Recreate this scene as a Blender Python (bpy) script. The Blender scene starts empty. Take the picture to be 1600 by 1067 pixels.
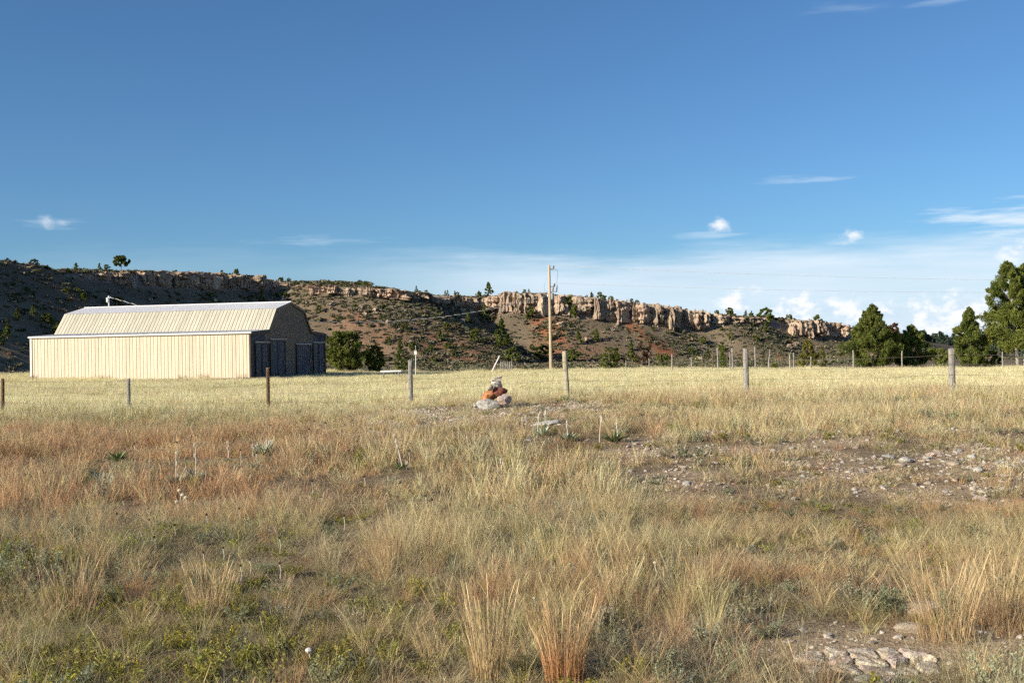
import bpy, bmesh, math
import numpy as np
from mathutils import Vector, Matrix, Euler

R_ = math.radians
sc = bpy.context.scene
C = sc.collection
rng = np.random.default_rng(7)

# ------------------------------------------------------------------ camera
FPX, ROLL, PITCH, CZ = 1700.0, R_(1.05), R_(0.3876), 1.7
cam_d = bpy.data.cameras.new('camera')
cam_d.sensor_width = 36.0
cam_d.lens = 36.0 * FPX / 1600.0
cam_d.clip_start, cam_d.clip_end = 0.1, 9000
cam = bpy.data.objects.new('camera', cam_d)
C.objects.link(cam)
fwd = Vector((0, math.cos(PITCH), math.sin(PITCH)))
up0 = Vector((0, -math.sin(PITCH), math.cos(PITCH)))
rt = Vector((1, 0, 0)) * math.cos(ROLL) - up0 * math.sin(ROLL)
upv = Vector((1, 0, 0)) * math.sin(ROLL) + up0 * math.cos(ROLL)
m = Matrix((rt, upv, -fwd)).transposed().to_4x4()
m.translation = (0, 0, CZ)
cam.matrix_world = m
sc.camera = cam

# ------------------------------------------------------------------ world, sun, exposure
SUN_AZ = R_(58)          # to the left of straight behind the camera
SUN_EL = R_(22)
sun_dir = Vector((-math.sin(SUN_AZ) * math.cos(SUN_EL), -math.cos(SUN_AZ) * math.cos(SUN_EL), math.sin(SUN_EL)))
world = bpy.data.worlds.new('World')
sc.world = world
world.use_nodes = True
SKY_STRENGTH = 0.073
SKY_TINT = (0.61, 0.875, 1.08)
sun_d = bpy.data.lights.new('sun', 'SUN')
sun_d.energy = 5.0
sun_d.angle = R_(0.53)
sun_d.color = (1.0, 0.91, 0.76)
sun = bpy.data.objects.new('sun', sun_d)
sun.rotation_euler = sun_dir.to_track_quat('Z', 'Y').to_euler()
sun.location = (-60, -50, 60)
C.objects.link(sun)
sc.view_settings.view_transform = 'Standard'
sc.view_settings.look = 'None'
sc.view_settings.gamma = 1.0
sc.view_settings.use_curve_mapping = False
sc.view_settings.exposure = 0.6
sc.cycles.use_denoising = False
sc.cycles.use_adaptive_sampling = True
sc.cycles.adaptive_threshold = 0.03
sc.cycles.adaptive_min_samples = 24
sc.cycles.use_light_tree = False
world.cycles.sampling_method = 'NONE'
sc.cycles.max_bounces = 3
sc.cycles.diffuse_bounces = 2
sc.cycles.transmission_bounces = 3
sc.cycles.sample_clamp_indirect = 4.0


class NT:
    """small helper round a node tree"""
    def __init__(self, tree):
        self.t = tree
        self.n = tree.nodes
        self.l = tree.links

    def add(self, kind, **kw):
        nd = self.n.new(kind)
        for k, v in kw.items():
            if k == 'inp':
                for a, b in v.items():
                    s = nd.inputs[a]
                    if isinstance(b, bpy.types.NodeSocket):
                        self.l.new(b, s)
                    else:
                        s.default_value = b
            else:
                setattr(nd, k, v)
        return nd

    def math(self, op, a, b=None, c=None, clamp=False):
        nd = self.n.new('ShaderNodeMath')
        nd.operation = op
        nd.use_clamp = clamp
        for i, v in enumerate((a, b, c)):
            if v is None:
                continue
            if isinstance(v, bpy.types.NodeSocket):
                self.l.new(v, nd.inputs[i])
            else:
                nd.inputs[i].default_value = v
        return nd.outputs[0]

    def mix(self, f, a, b, blend='MIX'):
        nd = self.n.new('ShaderNodeMix')
        nd.data_type = 'RGBA'
        nd.blend_type = blend
        for i, v in ((0, f), (6, a), (7, b)):
            if isinstance(v, bpy.types.NodeSocket):
                self.l.new(v, nd.inputs[i])
            elif i == 0:
                nd.inputs[i].default_value = v
            else:
                nd.inputs[i].default_value = (*v, 1) if len(v) == 3 else v
        return nd.outputs[2]

    def ramp(self, f, stops):
        nd = self.n.new('ShaderNodeValToRGB')
        e = nd.color_ramp.elements
        while len(e) > 1:
            e.remove(e[-1])
        for i, (p, c) in enumerate(stops):
            if i == 0:
                e[0].position = p
                el = e[0]
            else:
                el = e.new(p)
            el.color = (c, c, c, 1) if isinstance(c, (int, float)) else (*c, 1)
        self.l.new(f, nd.inputs[0])
        return nd.outputs[0]

    def noise(self, vec, scale, detail=4, rough=0.55, dim='3D'):
        nd = self.n.new('ShaderNodeTexNoise')
        nd.noise_dimensions = dim
        nd.inputs['Scale'].default_value = scale
        nd.inputs['Detail'].default_value = detail
        nd.inputs['Roughness'].default_value = rough
        if vec is not None:
            self.l.new(vec, nd.inputs['Vector'])
        return nd.outputs[0]

    def smooth(self, v, a, b):
        nd = self.n.new('ShaderNodeMapRange')
        nd.interpolation_type = 'SMOOTHSTEP'
        self.l.new(v, nd.inputs[0])
        nd.inputs[1].default_value = a
        nd.inputs[2].default_value = b
        return nd.outputs[0]


def ray(px, py):
    """direction (y = 1) of the line of sight through a point of the photograph"""
    u = (px - 800) / FPX
    v = (533.5 - py) / FPX
    ul = u * math.cos(ROLL) + v * math.sin(ROLL)
    vl = -u * math.sin(ROLL) + v * math.cos(ROLL)
    d = np.array([ul, math.cos(PITCH) - vl * math.sin(PITCH), math.sin(PITCH) + vl * math.cos(PITCH)])
    return d / d[1]


def at(px, py, y):
    d = ray(px, py) * y
    return Vector((d[0], d[1], d[2] + CZ))


def build_world():
    w = NT(world.node_tree)
    w.n.clear()
    out = w.add('ShaderNodeOutputWorld')
    bg = w.add('ShaderNodeBackground')
    bg.inputs[1].default_value = SKY_STRENGTH
    sky = w.add('ShaderNodeTexSky')
    sky.sky_type = 'NISHITA'
    sky.sun_disc = False
    sky.sun_elevation = SUN_EL
    # sun_rotation 0 is +Y, growing clockwise seen from above
    sky.sun_rotation = math.atan2(sun_dir.x, sun_dir.y)
    sky.altitude = 900
    sky.air_density = 1.0
    sky.dust_density = 0.9
    sky.ozone_density = 3.0
    tc = w.add('ShaderNodeTexCoord')
    sep = w.add('ShaderNodeSeparateXYZ', inp={0: tc.outputs['Generated']})
    X, Y, Z = sep.outputs
    hz = w.math('SQRT', w.math('ADD', w.math('MULTIPLY', X, X), w.math('MULTIPLY', Y, Y)))
    az = w.math('ARCTAN2', X, Y)                 # 0 straight ahead, + to the right
    el = w.math('ARCTAN2', Z, hz)
    # clouds live in (azimuth, elevation) so that they flatten towards the horizon
    comb = w.add('ShaderNodeCombineXYZ', inp={0: az, 1: el, 2: 0.0})
    P = comb.outputs[0]

    def mapped(sx, sy, ox=0.0):
        mp = w.add('ShaderNodeMapping', inp={0: P})
        mp.inputs['Scale'].default_value = (sx, sy, 1)
        mp.inputs['Location'].default_value = (ox, 0, 0)
        return mp.outputs[0]

    fine = w.noise(mapped(48.0, 70.0, 5.0), 1.0, 5, 0.6)
    wisp = w.noise(mapped(10.0, 90.0, 9.0), 1.0, 4, 0.62)
    wide = w.noise(mapped(2.2, 2.0, 4.27), 1.0, 2, 0.5)

    def puff(px, py, rx, ry, strength, tex, k, soft):
        """one cloud: an ellipse in the sky whose edge is torn by noise"""
        d = ray(px, py)
        a0 = math.atan2(d[0], d[1])
        e0 = math.atan2(d[2], math.hypot(d[0], d[1]))
        v = w.add('ShaderNodeVectorMath', operation='MULTIPLY_ADD', inp={0: P, 1: (FPX / rx, FPX / ry, 0), 2: (-a0 * FPX / rx, -e0 * FPX / ry, 0)})
        ln = w.add('ShaderNodeVectorMath', operation='LENGTH', inp={0: v.outputs[0]})
        q = w.math('MULTIPLY_ADD', tex, k, w.math('MULTIPLY', ln.outputs['Value'], -1.0))
        mr = w.add('ShaderNodeMapRange', interpolation_type='SMOOTHSTEP', inp={0: q, 1: 0.5 * k - 1.0, 2: 0.5 * k - 1.0 + soft, 3: 0.0, 4: strength})
        return mr.outputs[0]

    def most(vals):
        out = vals[0]
        for v in vals[1:]:
            out = w.math('MAXIMUM', out, v)
        return out

    # thin veil low over the horizon, thicker to the right, uneven along its upper edge
    top = w.math('MULTIPLY_ADD', w.math('SUBTRACT', wide, 0.5), 0.10, 0.088)
    top = w.math('MULTIPLY_ADD', w.math('SUBTRACT', wisp, 0.5), 0.030, top)
    veil = w.smooth(w.math('SUBTRACT', top, el), -0.012, 0.022)
    veil = w.math('MULTIPLY', veil, w.math('MULTIPLY_ADD', wisp, 0.5, 0.60, clamp=True))
    veil = w.math('MULTIPLY', veil, w.math('MULTIPLY_ADD', w.smooth(az, -0.20, 0.05), 0.85, 0.15))
    wisps = most([puff(*a, wisp, 4.0, 1.25) for a in (
        (1118, 368, 75, 8, 0.40), (1312, 381, 75, 9, 0.50), (1275, 282, 80, 8, 0.42), (1600, 346, 170, 30, 1.0),
        (515, 381, 120, 10, 0.40), (1330, 12, 80, 8, 0.15), (1475, 2, 60, 6, 0.22), (1560, 415, 130, 26, 0.7),
        (690, 437, 130, 16, 0.50), (845, 408, 40, 16, 0.38), (80, 348, 50, 8, 0.35))])
    puffs = most([puff(*a, fine, 3.2, 1.3) for a in (
        (72, 345, 18, 12, 0.45), (98, 347, 14, 6, 0.35), (1126, 351, 18, 15, 0.95), (1327, 370, 26, 13, 0.85), (1605, 392, 44, 22, 0.9))])
    # heaped clouds standing on the horizon
    cn = w.math('MULTIPLY_ADD', w.math('SUBTRACT', fine, 0.5), 0.055, w.math('MULTIPLY', w.math('SUBTRACT', wide, 0.42), 0.05))
    heap = w.smooth(w.math('SUBTRACT', w.math('ADD', cn, 0.023), el), -0.002, 0.012)
    heap = w.math('MULTIPLY', heap, w.smooth(az, 0.10, 0.2))
    heaps = most([heap, puffs] + [puff(*a, fine, 3.4, 1.0) for a in (
        (1155, 472, 42, 24, 1.0), (1240, 480, 46, 22, 1.0), (1310, 484, 80, 26, 1.0), (1400, 494, 70, 30, 1.0), (1500, 480, 80, 26, 1.0), (1590, 478, 70, 26, 1.0))])
    grey = puff(1095, 434, 120, 17, 0.75, wisp, 4.0, 1.8)

    # cloud light: sunlit white heaps, greyer veil
    k = 0.70 / SKY_STRENGTH
    veil_col = (0.70 * k, 0.83 * k, 0.95 * k)
    heap_col = w.mix(w.smooth(fine, 0.38, 0.60), (0.60 * k, 0.74 * k, 0.90 * k), (0.98 * k, 0.99 * k, 1.0 * k))
    gy_col = (0.40 * k, 0.55 * k, 0.73 * k)
    # the clear sky takes the photograph's clean mountain blue
    blue = w.mix(1.0, sky.outputs[0], SKY_TINT, 'MULTIPLY')
    col = w.mix(most([veil, wisps]), blue, veil_col)
    col = w.mix(grey, col, gy_col)
    col = w.mix(w.math('MULTIPLY', heaps, 0.9), col, heap_col)
    w.l.new(col, bg.inputs[0])
    w.l.new(bg.outputs[0], out.inputs[0])


build_world()

# ------------------------------------------------------------------ numeric helpers


def sm(a, b, v):
    t = np.clip((v - a) / (b - a), 0, 1)
    return t * t * (3 - 2 * t)


def _hash(ix, iy, s):
    h = (ix.astype(np.int64) * 374761393 + iy.astype(np.int64) * 668265263 + s * 1274126177) & 0xffffffff
    h = ((h ^ (h >> 13)) * 1274126177) & 0xffffffff
    return ((h ^ (h >> 16)) & 0xffff) / 65535.0


def vnoise(x, y, s=0):
    x = np.asarray(x, float)
    y = np.asarray(y, float)
    ix, iy = np.floor(x), np.floor(y)
    fx, fy = x - ix, y - iy
    fx = fx * fx * (3 - 2 * fx)
    fy = fy * fy * (3 - 2 * fy)
    a, b = _hash(ix, iy, s), _hash(ix + 1, iy, s)
    c, d = _hash(ix, iy + 1, s), _hash(ix + 1, iy + 1, s)
    return (a * (1 - fx) + b * fx) * (1 - fy) + (c * (1 - fx) + d * fx) * fy


def fbm(x, y, scale, s=0, o=4):
    x = np.asarray(x, float) / scale
    y = np.asarray(y, float) / scale
    t, amp, n = 0, 1, 0
    for i in range(o):
        t = t + amp * vnoise(x + 17.3 * i, y - 9.1 * i, s + i)
        n += amp
        amp *= 0.5
        x, y = x * 2.03, y * 2.03
    return t / n


# ------------------------------------------------------------------ the lie of the land
# the rim of the escarpment: photo column, x, y, photo row of the skyline, height of the rock band in photo pixels
_rim = [(-260, 120, 24.0, 0.0), (-200, 170, 28.0, 0.0), (-165, 215, 31.0, 0.0)]
_rim_px = [(0, 280, 396, 0), (60, 290, 405, 0), (108, 302, 415, 8), (190, 324, 416, 26), (300, 360, 419, 30),
           (400, 394, 424, 28), (440, 404, 434, 16), (475, 396, 438, 6), (510, 388, 439, 12), (560, 386, 441, 16),
           (625, 386, 446, 17), (655, 390, 450, 8), (700, 408, 457, 14), (750, 424, 458, 20), (765, 420, 457, 26),
           (800, 416, 453, 34), (860, 414, 454, 38), (920, 416, 459, 40), (985, 419, 466, 38), (1040, 424, 474, 36),
           (1100, 428, 483, 34), (1130, 431, 486, 12), (1180, 435, 490, 7), (1215, 438, 491, 20), (1250, 441, 494, 28),
           (1315, 449, 502, 26), (1345, 456, 508, 10), (1400, 480, 522, 0), (1450, 540, 534, 0)]
for _p in _rim_px:
    _q = at(_p[0], _p[2], _p[1])
    _rim.append((_q.x, _q.y, _q.z - (2.0 if _p[0] < 1390 else 0.2), _p[3] * 0.80 / FPX * _p[1]))
_rim += [(330, 760, -5.0, 0.0)]
RIM = np.array(_rim)
_T = RIM[:, 0] / RIM[:, 1]


def rim_near(x, y):
    """distance to the rim (negative in front of it), rim height and rock band height at the nearest point"""
    x = np.asarray(x, float)
    y = np.asarray(y, float)
    best = np.full(x.shape, 1e9)
    zt = np.zeros(x.shape)
    hc = np.zeros(x.shape)
    wob = (fbm(x, y, 14.0, 91, 3) - 0.5) * 7.0
    for i in range(len(RIM) - 1):
        a, b = RIM[i], RIM[i + 1]
        dx, dy = b[0] - a[0], b[1] - a[1]
        t = np.clip(((x - a[0]) * dx + (y - a[1]) * dy) / (dx * dx + dy * dy), 0, 1)
        d = np.hypot(x - a[0] - t * dx, y - a[1] - t * dy)
        k = d < best
        best = np.where(k, d, best)
        zt = np.where(k, a[2] + t * (b[2] - a[2]), zt)
        hc = np.where(k, a[3] + t * (b[3] - a[3]), hc)
    yc = np.interp(x / np.maximum(y, 1), _T, RIM[:, 1])
    d = np.where(y > yc, best, -best)
    return d + wob * np.exp(-np.abs(d) / 25.0) * 0.45, zt, hc


def near_ground(x, y):
    x = np.asarray(x, float)
    y = np.asarray(y, float)
    z = 0.32 * sm(11.0, 17.0, y) * (0.3 + 0.7 * sm(-7, 2, x))
    z = z - 0.16 * sm(22, 34, y)
    z = z + 0.16 * np.exp(-((x + 0.6) / 4.0) ** 2 - ((y - 27.0) / 3.0) ** 2)
    far = np.clip(y - 30, 0, 75) / 75.0
    z = z + far * (-0.62 - 0.014 * np.clip(x, -40, 60))
    z = z + 0.10 * (fbm(x, y, 3.2, 3, 3) - 0.5) + 0.05 * (fbm(x, y, 0.7, 8, 2) - 0.5) * (1 - sm(15, 40, y))
    edge = 104 + 24 * sm(-8, -19, x)
    z = z - 3.2 * sm(0, 42, y - edge)
    return z


def far_ground(x, y):
    x = np.asarray(x, float)
    y = np.asarray(y, float)
    v = -3.9 - 4.5 * sm(120, 260, x) * sm(220, 420, y) + 5.0 * sm(700, 1700, y) + 0.8 * (fbm(x, y, 60, 21, 3) - 0.5)
    d, zt, hc = rim_near(x, y)
    b = -d
    zb = zt - hc                                     # foot of the rocks
    H = np.maximum(zb - v, 0.2)
    Lt = 1.35 * np.maximum(H, 6.0) / np.tan(R_(33) + R_(6) * sm(-.17, -.24, x / np.maximum(y, 1)))
    tal = v + H * np.maximum(1 - np.maximum(b - 1.0, 0) / Lt, 0) ** 1.35
    gul = (fbm(x, y, 24, 33, 3) - 0.5) * 4.5 * sm(1.0, .6, b / Lt) * sm(0, 12, b)
    tal = tal + gul * np.clip(H / 12.0, 0, 1) + 0.55 * (fbm(x, y, 5.0, 44, 3) - 0.5)
    top = zt + 1.9 * (1 - np.exp(-np.maximum(d, 0) / 22.0)) + 0.8 * (fbm(x, y, 9, 55, 3) - 0.5) * sm(0, 6, d)
    s = sm(-0.6, 1.8, d)
    return np.where(d > 400, zt, tal * (1 - s) + top * s)


def ground_z(x, y):
    x = np.asarray(x, float)
    y = np.asarray(y, float)
    a = near_ground(x, y)
    b = far_ground(x, np.maximum(y, 100))
    s = sm(126, 150, y)
    return a * (1 - s) + b * s


def gz(x, y):
    return float(ground_z(np.array([x]), np.array([y]))[0])


def hit(px, py, y0=3.0, y1=760.0):
    """where the line of sight through a photo point meets the ground"""
    d = ray(px, py)
    ys = np.geomspace(y0, y1, 1500)
    z = CZ + d[2] * ys
    g = ground_z(d[0] * ys, ys)
    k = np.nonzero(z < g)[0]
    y = ys[k[0]] if len(k) else y1
    return Vector((d[0] * y, y, gz(d[0] * y, y)))


# ------------------------------------------------------------------ object helpers
def tag(o, label=None, cat=None, group=None, kind=None):
    for k, v in (('label', label), ('category', cat), ('group', group), ('kind', kind)):
        if v is not None:
            o[k] = v
    return o


def empty(name, loc=(0, 0, 0), rz=0.0):
    o = bpy.data.objects.new(name, None)
    o.location = loc
    o.rotation_euler = (0, 0, rz)
    o.empty_display_size = 0.2
    C.objects.link(o)
    return o


def mesh_np(name, V, F, mat=None, smooth=False):
    """mesh from an array of points and one or more arrays of equal-sided faces"""
    me = bpy.data.meshes.new(name)
    V = np.asarray(V, np.float32).reshape(-1, 3)
    if not isinstance(F, (list, tuple)):
        F = [F]
    F = [np.asarray(f, np.int32) for f in F if len(f)]
    nl = sum(f.size for f in F)
    nf = sum(len(f) for f in F)
    me.vertices.add(len(V))
    me.vertices.foreach_set('co', V.ravel())
    me.loops.add(nl)
    me.loops.foreach_set('vertex_index', np.concatenate([f.ravel() for f in F]))
    me.polygons.add(nf)
    tot = np.concatenate([np.full(len(f), f.shape[1], np.int32) for f in F])
    st = np.concatenate([[0], np.cumsum(tot)[:-1]]).astype(np.int32)
    me.polygons.foreach_set('loop_start', st)
    me.polygons.foreach_set('loop_total', tot)
    if smooth:
        me.polygons.foreach_set('use_smooth', np.ones(nf, bool))
    me.update(calc_edges=True)
    me.validate()
    if mat:
        me.materials.append(mat)
    return me


def attr(me, name, data, typ='FLOAT', dom='POINT'):
    a = me.attributes.new(name, typ, dom)
    key = {'FLOAT': 'value', 'INT': 'value', 'FLOAT_VECTOR': 'vector', 'FLOAT_COLOR': 'color'}[typ]
    a.data.foreach_set(key, np.asarray(data).ravel())


def obj(name, me, parent=None, loc=None, rot=None, scale=None):
    o = bpy.data.objects.new(name, me)
    C.objects.link(o)
    if parent is not None:
        o.parent = parent
    if loc is not None:
        o.location = loc
    if rot is not None:
        o.rotation_euler = rot
    if scale is not None:
        o.scale = scale
    return o


class MB:
    """collects boxes, tubes and polygons, then links them as one mesh object"""
    def __init__(self):
        self.bm = bmesh.new()

    def box(self, a, b):
        x0, y0, z0 = a
        x1, y1, z1 = b
        v = [self.bm.verts.new(p) for p in ((x0, y0, z0), (x1, y0, z0), (x1, y1, z0), (x0, y1, z0),
                                            (x0, y0, z1), (x1, y0, z1), (x1, y1, z1), (x0, y1, z1))]
        for f in ((0, 3, 2, 1), (4, 5, 6, 7), (0, 1, 5, 4), (1, 2, 6, 5), (2, 3, 7, 6), (3, 0, 4, 7)):
            self.bm.faces.new([v[i] for i in f])
        return self

    def poly(self, pts):
        self.bm.faces.new([self.bm.verts.new(p) for p in pts])
        return self

    def prism(self, pts, off):
        """closed solid: a flat polygon and its copy moved by off"""
        a = [self.bm.verts.new(p) for p in pts]
        b = [self.bm.verts.new(Vector(p) + Vector(off)) for p in pts]
        n = len(a)
        self.bm.faces.new(a)
        self.bm.faces.new(b[::-1])
        for i in range(n):
            self.bm.faces.new((a[i], b[i], b[(i + 1) % n], a[(i + 1) % n]))
        return self

    def tube(self, pts, rad, sides=8, cap=True):
        pts = [Vector(p) for p in pts]
        if isinstance(rad, (int, float)):
            rad = [rad] * len(pts)
        rings = []
        for i, p in enumerate(pts):
            t = (pts[min(i + 1, len(pts) - 1)] - pts[max(i - 1, 0)]).normalized()
            ref = Vector((0, 0, 1)) if abs(t.z) < 0.9 else Vector((1, 0, 0))
            u = t.cross(ref).normalized()
            w = t.cross(u)
            rings.append([self.bm.verts.new(p + (u * math.cos(2 * math.pi * k / sides) + w * math.sin(2 * math.pi * k / sides)) * rad[i])
                          for k in range(sides)])
        for a, b in zip(rings, rings[1:]):
            for k in range(sides):
                self.bm.faces.new((a[k], a[(k + 1) % sides], b[(k + 1) % sides], b[k]))
        if cap:
            self.bm.faces.new(rings[0][::-1])
            self.bm.faces.new(rings[-1])
        return self

    def mesh(self, name, mat, smooth=False):
        me = bpy.data.meshes.new(name)
        bmesh.ops.recalc_face_normals(self.bm, faces=self.bm.faces)
        self.bm.to_mesh(me)
        self.bm.free()
        if mat:
            me.materials.append(mat)
        if smooth:
            for p in me.polygons:
                p.use_smooth = True
        return me

    def build(self, name, mat, parent=None, smooth=False, **kw):
        return obj(name, self.mesh(name, mat, smooth), parent, **kw)


ORD = ('first second third fourth fifth sixth seventh eighth ninth tenth eleventh twelfth thirteenth fourteenth fifteenth sixteenth '
       'seventeenth eighteenth nineteenth twentieth').split()
ROWS = {}


def in_row(o, px, what, where):
    """remember a thing of a row; number_rows() then says which one it is, counted from the left"""
    ROWS.setdefault((what, where), []).append((px, o))


def number_rows():
    for (what, where), lst in ROWS.items():
        lst.sort(key=lambda q: q[0])
        n = len(lst)
        for i, (px, o) in enumerate(lst):
            if n == 1:
                o['label'] = 'only %s %s' % (what, where)
            elif i < (n + 1) // 2 or n - i > len(ORD):
                o['label'] = ('%s %s from the left %s' % (ORD[i], what, where)) if i else 'leftmost %s %s' % (what, where)
            else:
                j = n - 1 - i
                o['label'] = ('%s %s from the right %s' % (ORD[j], what, where)) if j else 'rightmost %s %s' % (what, where)


def zone(px, stops):
    for lim, txt in stops:
        if px < lim:
            return txt


# ------------------------------------------------------------------ materials
def principled(name, rough=0.8, spec=0.3, metal=0.0):
    mt = bpy.data.materials.new(name)
    mt.use_nodes = True
    t = NT(mt.node_tree)
    b = t.n['Principled BSDF']
    b.inputs['Roughness'].default_value = rough
    b.inputs['Specular IOR Level'].default_value = spec
    b.inputs['Metallic'].default_value = metal
    return mt, t, b


def mat_varied(name, ca, cb, scale=4.0, rough=0.85, spec=0.25, metal=0.0, bump=0.0, bscale=30.0, coord='Object', stretch=None,
               objvar=0.0, lo=0.35, hi=0.65, cc=None, detail=5):
    """two or three colours mixed by noise, optional bump, optional brightness change from object to object"""
    mt, t, b = principled(name, rough, spec, metal)
    tc = t.add('ShaderNodeTexCoord').outputs[coord]
    if stretch:
        mp = t.add('ShaderNodeMapping', inp={0: tc})
        mp.inputs['Scale'].default_value = stretch
        tc = mp.outputs[0]
    n = t.noise(tc, scale, detail)
    col = t.mix(t.smooth(n, lo, hi), ca, cb)
    if cc:
        n3 = t.noise(tc, scale * 3.1, 3)
        col = t.mix(t.smooth(n3, 0.52, 0.66), col, cc)
    if objvar:
        oi = t.add('ShaderNodeObjectInfo')
        f = t.math('MULTIPLY_ADD', oi.outputs['Random'], 2 * objvar, 1 - objvar)
        hs = t.add('ShaderNodeHueSaturation', inp={'Color': col, 'Value': f})
        col = hs.outputs[0]
    t.l.new(col, b.inputs['Base Color'])
    if bump:
        bn = t.noise(tc, bscale, 5, 0.6)
        bp = t.add('ShaderNodeBump', inp={'Height': bn, 'Strength': bump, 'Distance': 0.05})
        t.l.new(bp.outputs[0], b.inputs['Normal'])
    return mt


def mat_blade(name, trans=0.25, rough=0.6):
    """grass and leaves: colour from the instance's own tint, a little different from blade to blade"""
    mt = bpy.data.materials.new(name)
    mt.use_nodes = True
    t = NT(mt.node_tree)
    t.n.clear()
    out = t.add('ShaderNodeOutputMaterial')
    tint = t.add('ShaderNodeAttribute', attribute_name='tint', attribute_type='INSTANCER')
    bc = t.add('ShaderNodeAttribute', attribute_name='bc', attribute_type='GEOMETRY')
    sp = t.add('ShaderNodeSeparateColor', inp={0: bc.outputs['Color']})
    rnd, hgt, flo = sp.outputs
    val = t.math('MULTIPLY_ADD', rnd, 0.9, 0.55)
    hs = t.add('ShaderNodeHueSaturation', inp={'Color': tint.outputs['Color'], 'Value': val,
                                             'Hue': t.math('MULTIPLY_ADD', rnd, 0.03, 0.485)})
    col = t.mix(t.math('MULTIPLY', t.smooth(hgt, 0.55, 1.0), 0.35), hs.outputs[0], (0.66, 0.56, 0.35))
    col = t.mix(flo, col, (0.62, 0.50, 0.06))
    d = t.add('ShaderNodeBsdfDiffuse', inp={0: col})
    tr = t.add('ShaderNodeBsdfTranslucent', inp={0: col})
    mx = t.add('ShaderNodeMixShader', inp={0: trans, 1: d.outputs[0], 2: tr.outputs[0]})
    t.l.new(mx.outputs[0], out.inputs[0])
    return mt


def mat_leaf(name, ca, cb, trans=0.2, tip=None, objvar=0.15):
    """tree foliage: per-leaf random between two greens"""
    mt = bpy.data.materials.new(name)
    mt.use_nodes = True
    t = NT(mt.node_tree)
    t.n.clear()
    out = t.add('ShaderNodeOutputMaterial')
    bc = t.add('ShaderNodeAttribute', attribute_name='bc', attribute_type='GEOMETRY')
    col = t.mix(bc.outputs['Fac'], ca, cb)
    if objvar:
        oi = t.add('ShaderNodeObjectInfo')
        f = t.math('MULTIPLY_ADD', oi.outputs['Random'], 2 * objvar, 1 - objvar)
        col = t.add('ShaderNodeHueSaturation', inp={'Color': col, 'Value': f}).outputs[0]
    d = t.add('ShaderNodeBsdfDiffuse', inp={0: col})
    tr = t.add('ShaderNodeBsdfTranslucent', inp={0: col})
    mx = t.add('ShaderNodeMixShader', inp={0: trans, 1: d.outputs[0], 2: tr.outputs[0]})
    t.l.new(mx.outputs[0], out.inputs[0])
    return mt


M = {}


def ground_material():
    mt, t, b = principled('prairie_soil', 0.95, 0.1)
    p = t.add('ShaderNodeTexCoord').outputs['Object']
    gr = t.add('ShaderNodeAttribute', attribute_name='gravel', attribute_type='GEOMETRY').outputs['Fac']
    strw = t.add('ShaderNodeAttribute', attribute_name='straw', attribute_type='GEOMETRY').outputs['Fac']
    n1 = t.noise(p, 1.3, 5)
    n2 = t.noise(p, 9.0, 5, 0.65)
    n3 = t.noise(p, 45.0, 3, 0.6)
    soil = t.mix(t.smooth(n1, 0.35, 0.65), (0.15, 0.105, 0.065), (0.22, 0.165, 0.10))
    soil = t.mix(t.smooth(n2, 0.52, 0.66), soil, (0.30, 0.245, 0.15))
    stone = t.mix(t.smooth(n2, 0.4, 0.6), (0.38, 0.26, 0.155), (0.50, 0.375, 0.245))
    stone = t.mix(t.smooth(n3, 0.55, 0.7), stone, (0.58, 0.51, 0.43))
    col = t.mix(t.math('MULTIPLY', gr, t.math('MULTIPLY_ADD', n1, 0.5, 0.45, clamp=True)), soil, stone)
    fld = t.mix(t.smooth(n1, 0.35, 0.65), (0.48, 0.40, 0.21), (0.58, 0.49, 0.27))
    col = t.mix(strw, col, fld)
    t.l.new(col, b.inputs['Base Color'])
    h = t.math('ADD', n2, t.math('MULTIPLY', n3, 0.5))
    bp = t.add('ShaderNodeBump', inp={'Height': h, 'Strength': 0.7, 'Distance': 0.06})
    t.l.new(bp.outputs[0], b.inputs['Normal'])
    return mt


def hill_material():
    mt, t, b = principled('hillside_earth', 0.95, 0.05)
    p = t.add('ShaderNodeTexCoord').outputs['Object']
    red = t.add('ShaderNodeAttribute', attribute_name='red', attribute_type='GEOMETRY').outputs['Fac']
    rock = t.add('ShaderNodeAttribute', attribute_name='rock', attribute_type='GEOMETRY').outputs['Fac']
    n1 = t.noise(p, 0.035, 5, 0.6)
    n2 = t.noise(p, 0.30, 5, 0.65)
    n3 = t.noise(p, 1.6, 4, 0.65)
    col = t.mix(t.smooth(n1, 0.40, 0.62), (0.160, 0.122, 0.082), (0.215, 0.168, 0.112))
    col = t.mix(t.smooth(n2, 0.50, 0.68), col, (0.140, 0.120, 0.070))
    col = t.mix(t.math('MULTIPLY', t.smooth(n3, 0.55, 0.72), 0.6), col, (0.28, 0.225, 0.175))
    col = t.mix(t.math('MULTIPLY', red, t.math('MULTIPLY_ADD', n3, 0.9, 0.35, clamp=True)), col, (0.36, 0.125, 0.055))
    rk = t.mix(t.smooth(n3, 0.4, 0.6), (0.23, 0.17, 0.13), (0.36, 0.28, 0.22))
    col = t.mix(rock, col, rk)
    t.l.new(col, b.inputs['Base Color'])
    bp = t.add('ShaderNodeBump', inp={'Height': t.math('ADD', n2, n3), 'Strength': 0.6, 'Distance': 0.7})
    t.l.new(bp.outputs[0], b.inputs['Normal'])
    return mt


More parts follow.
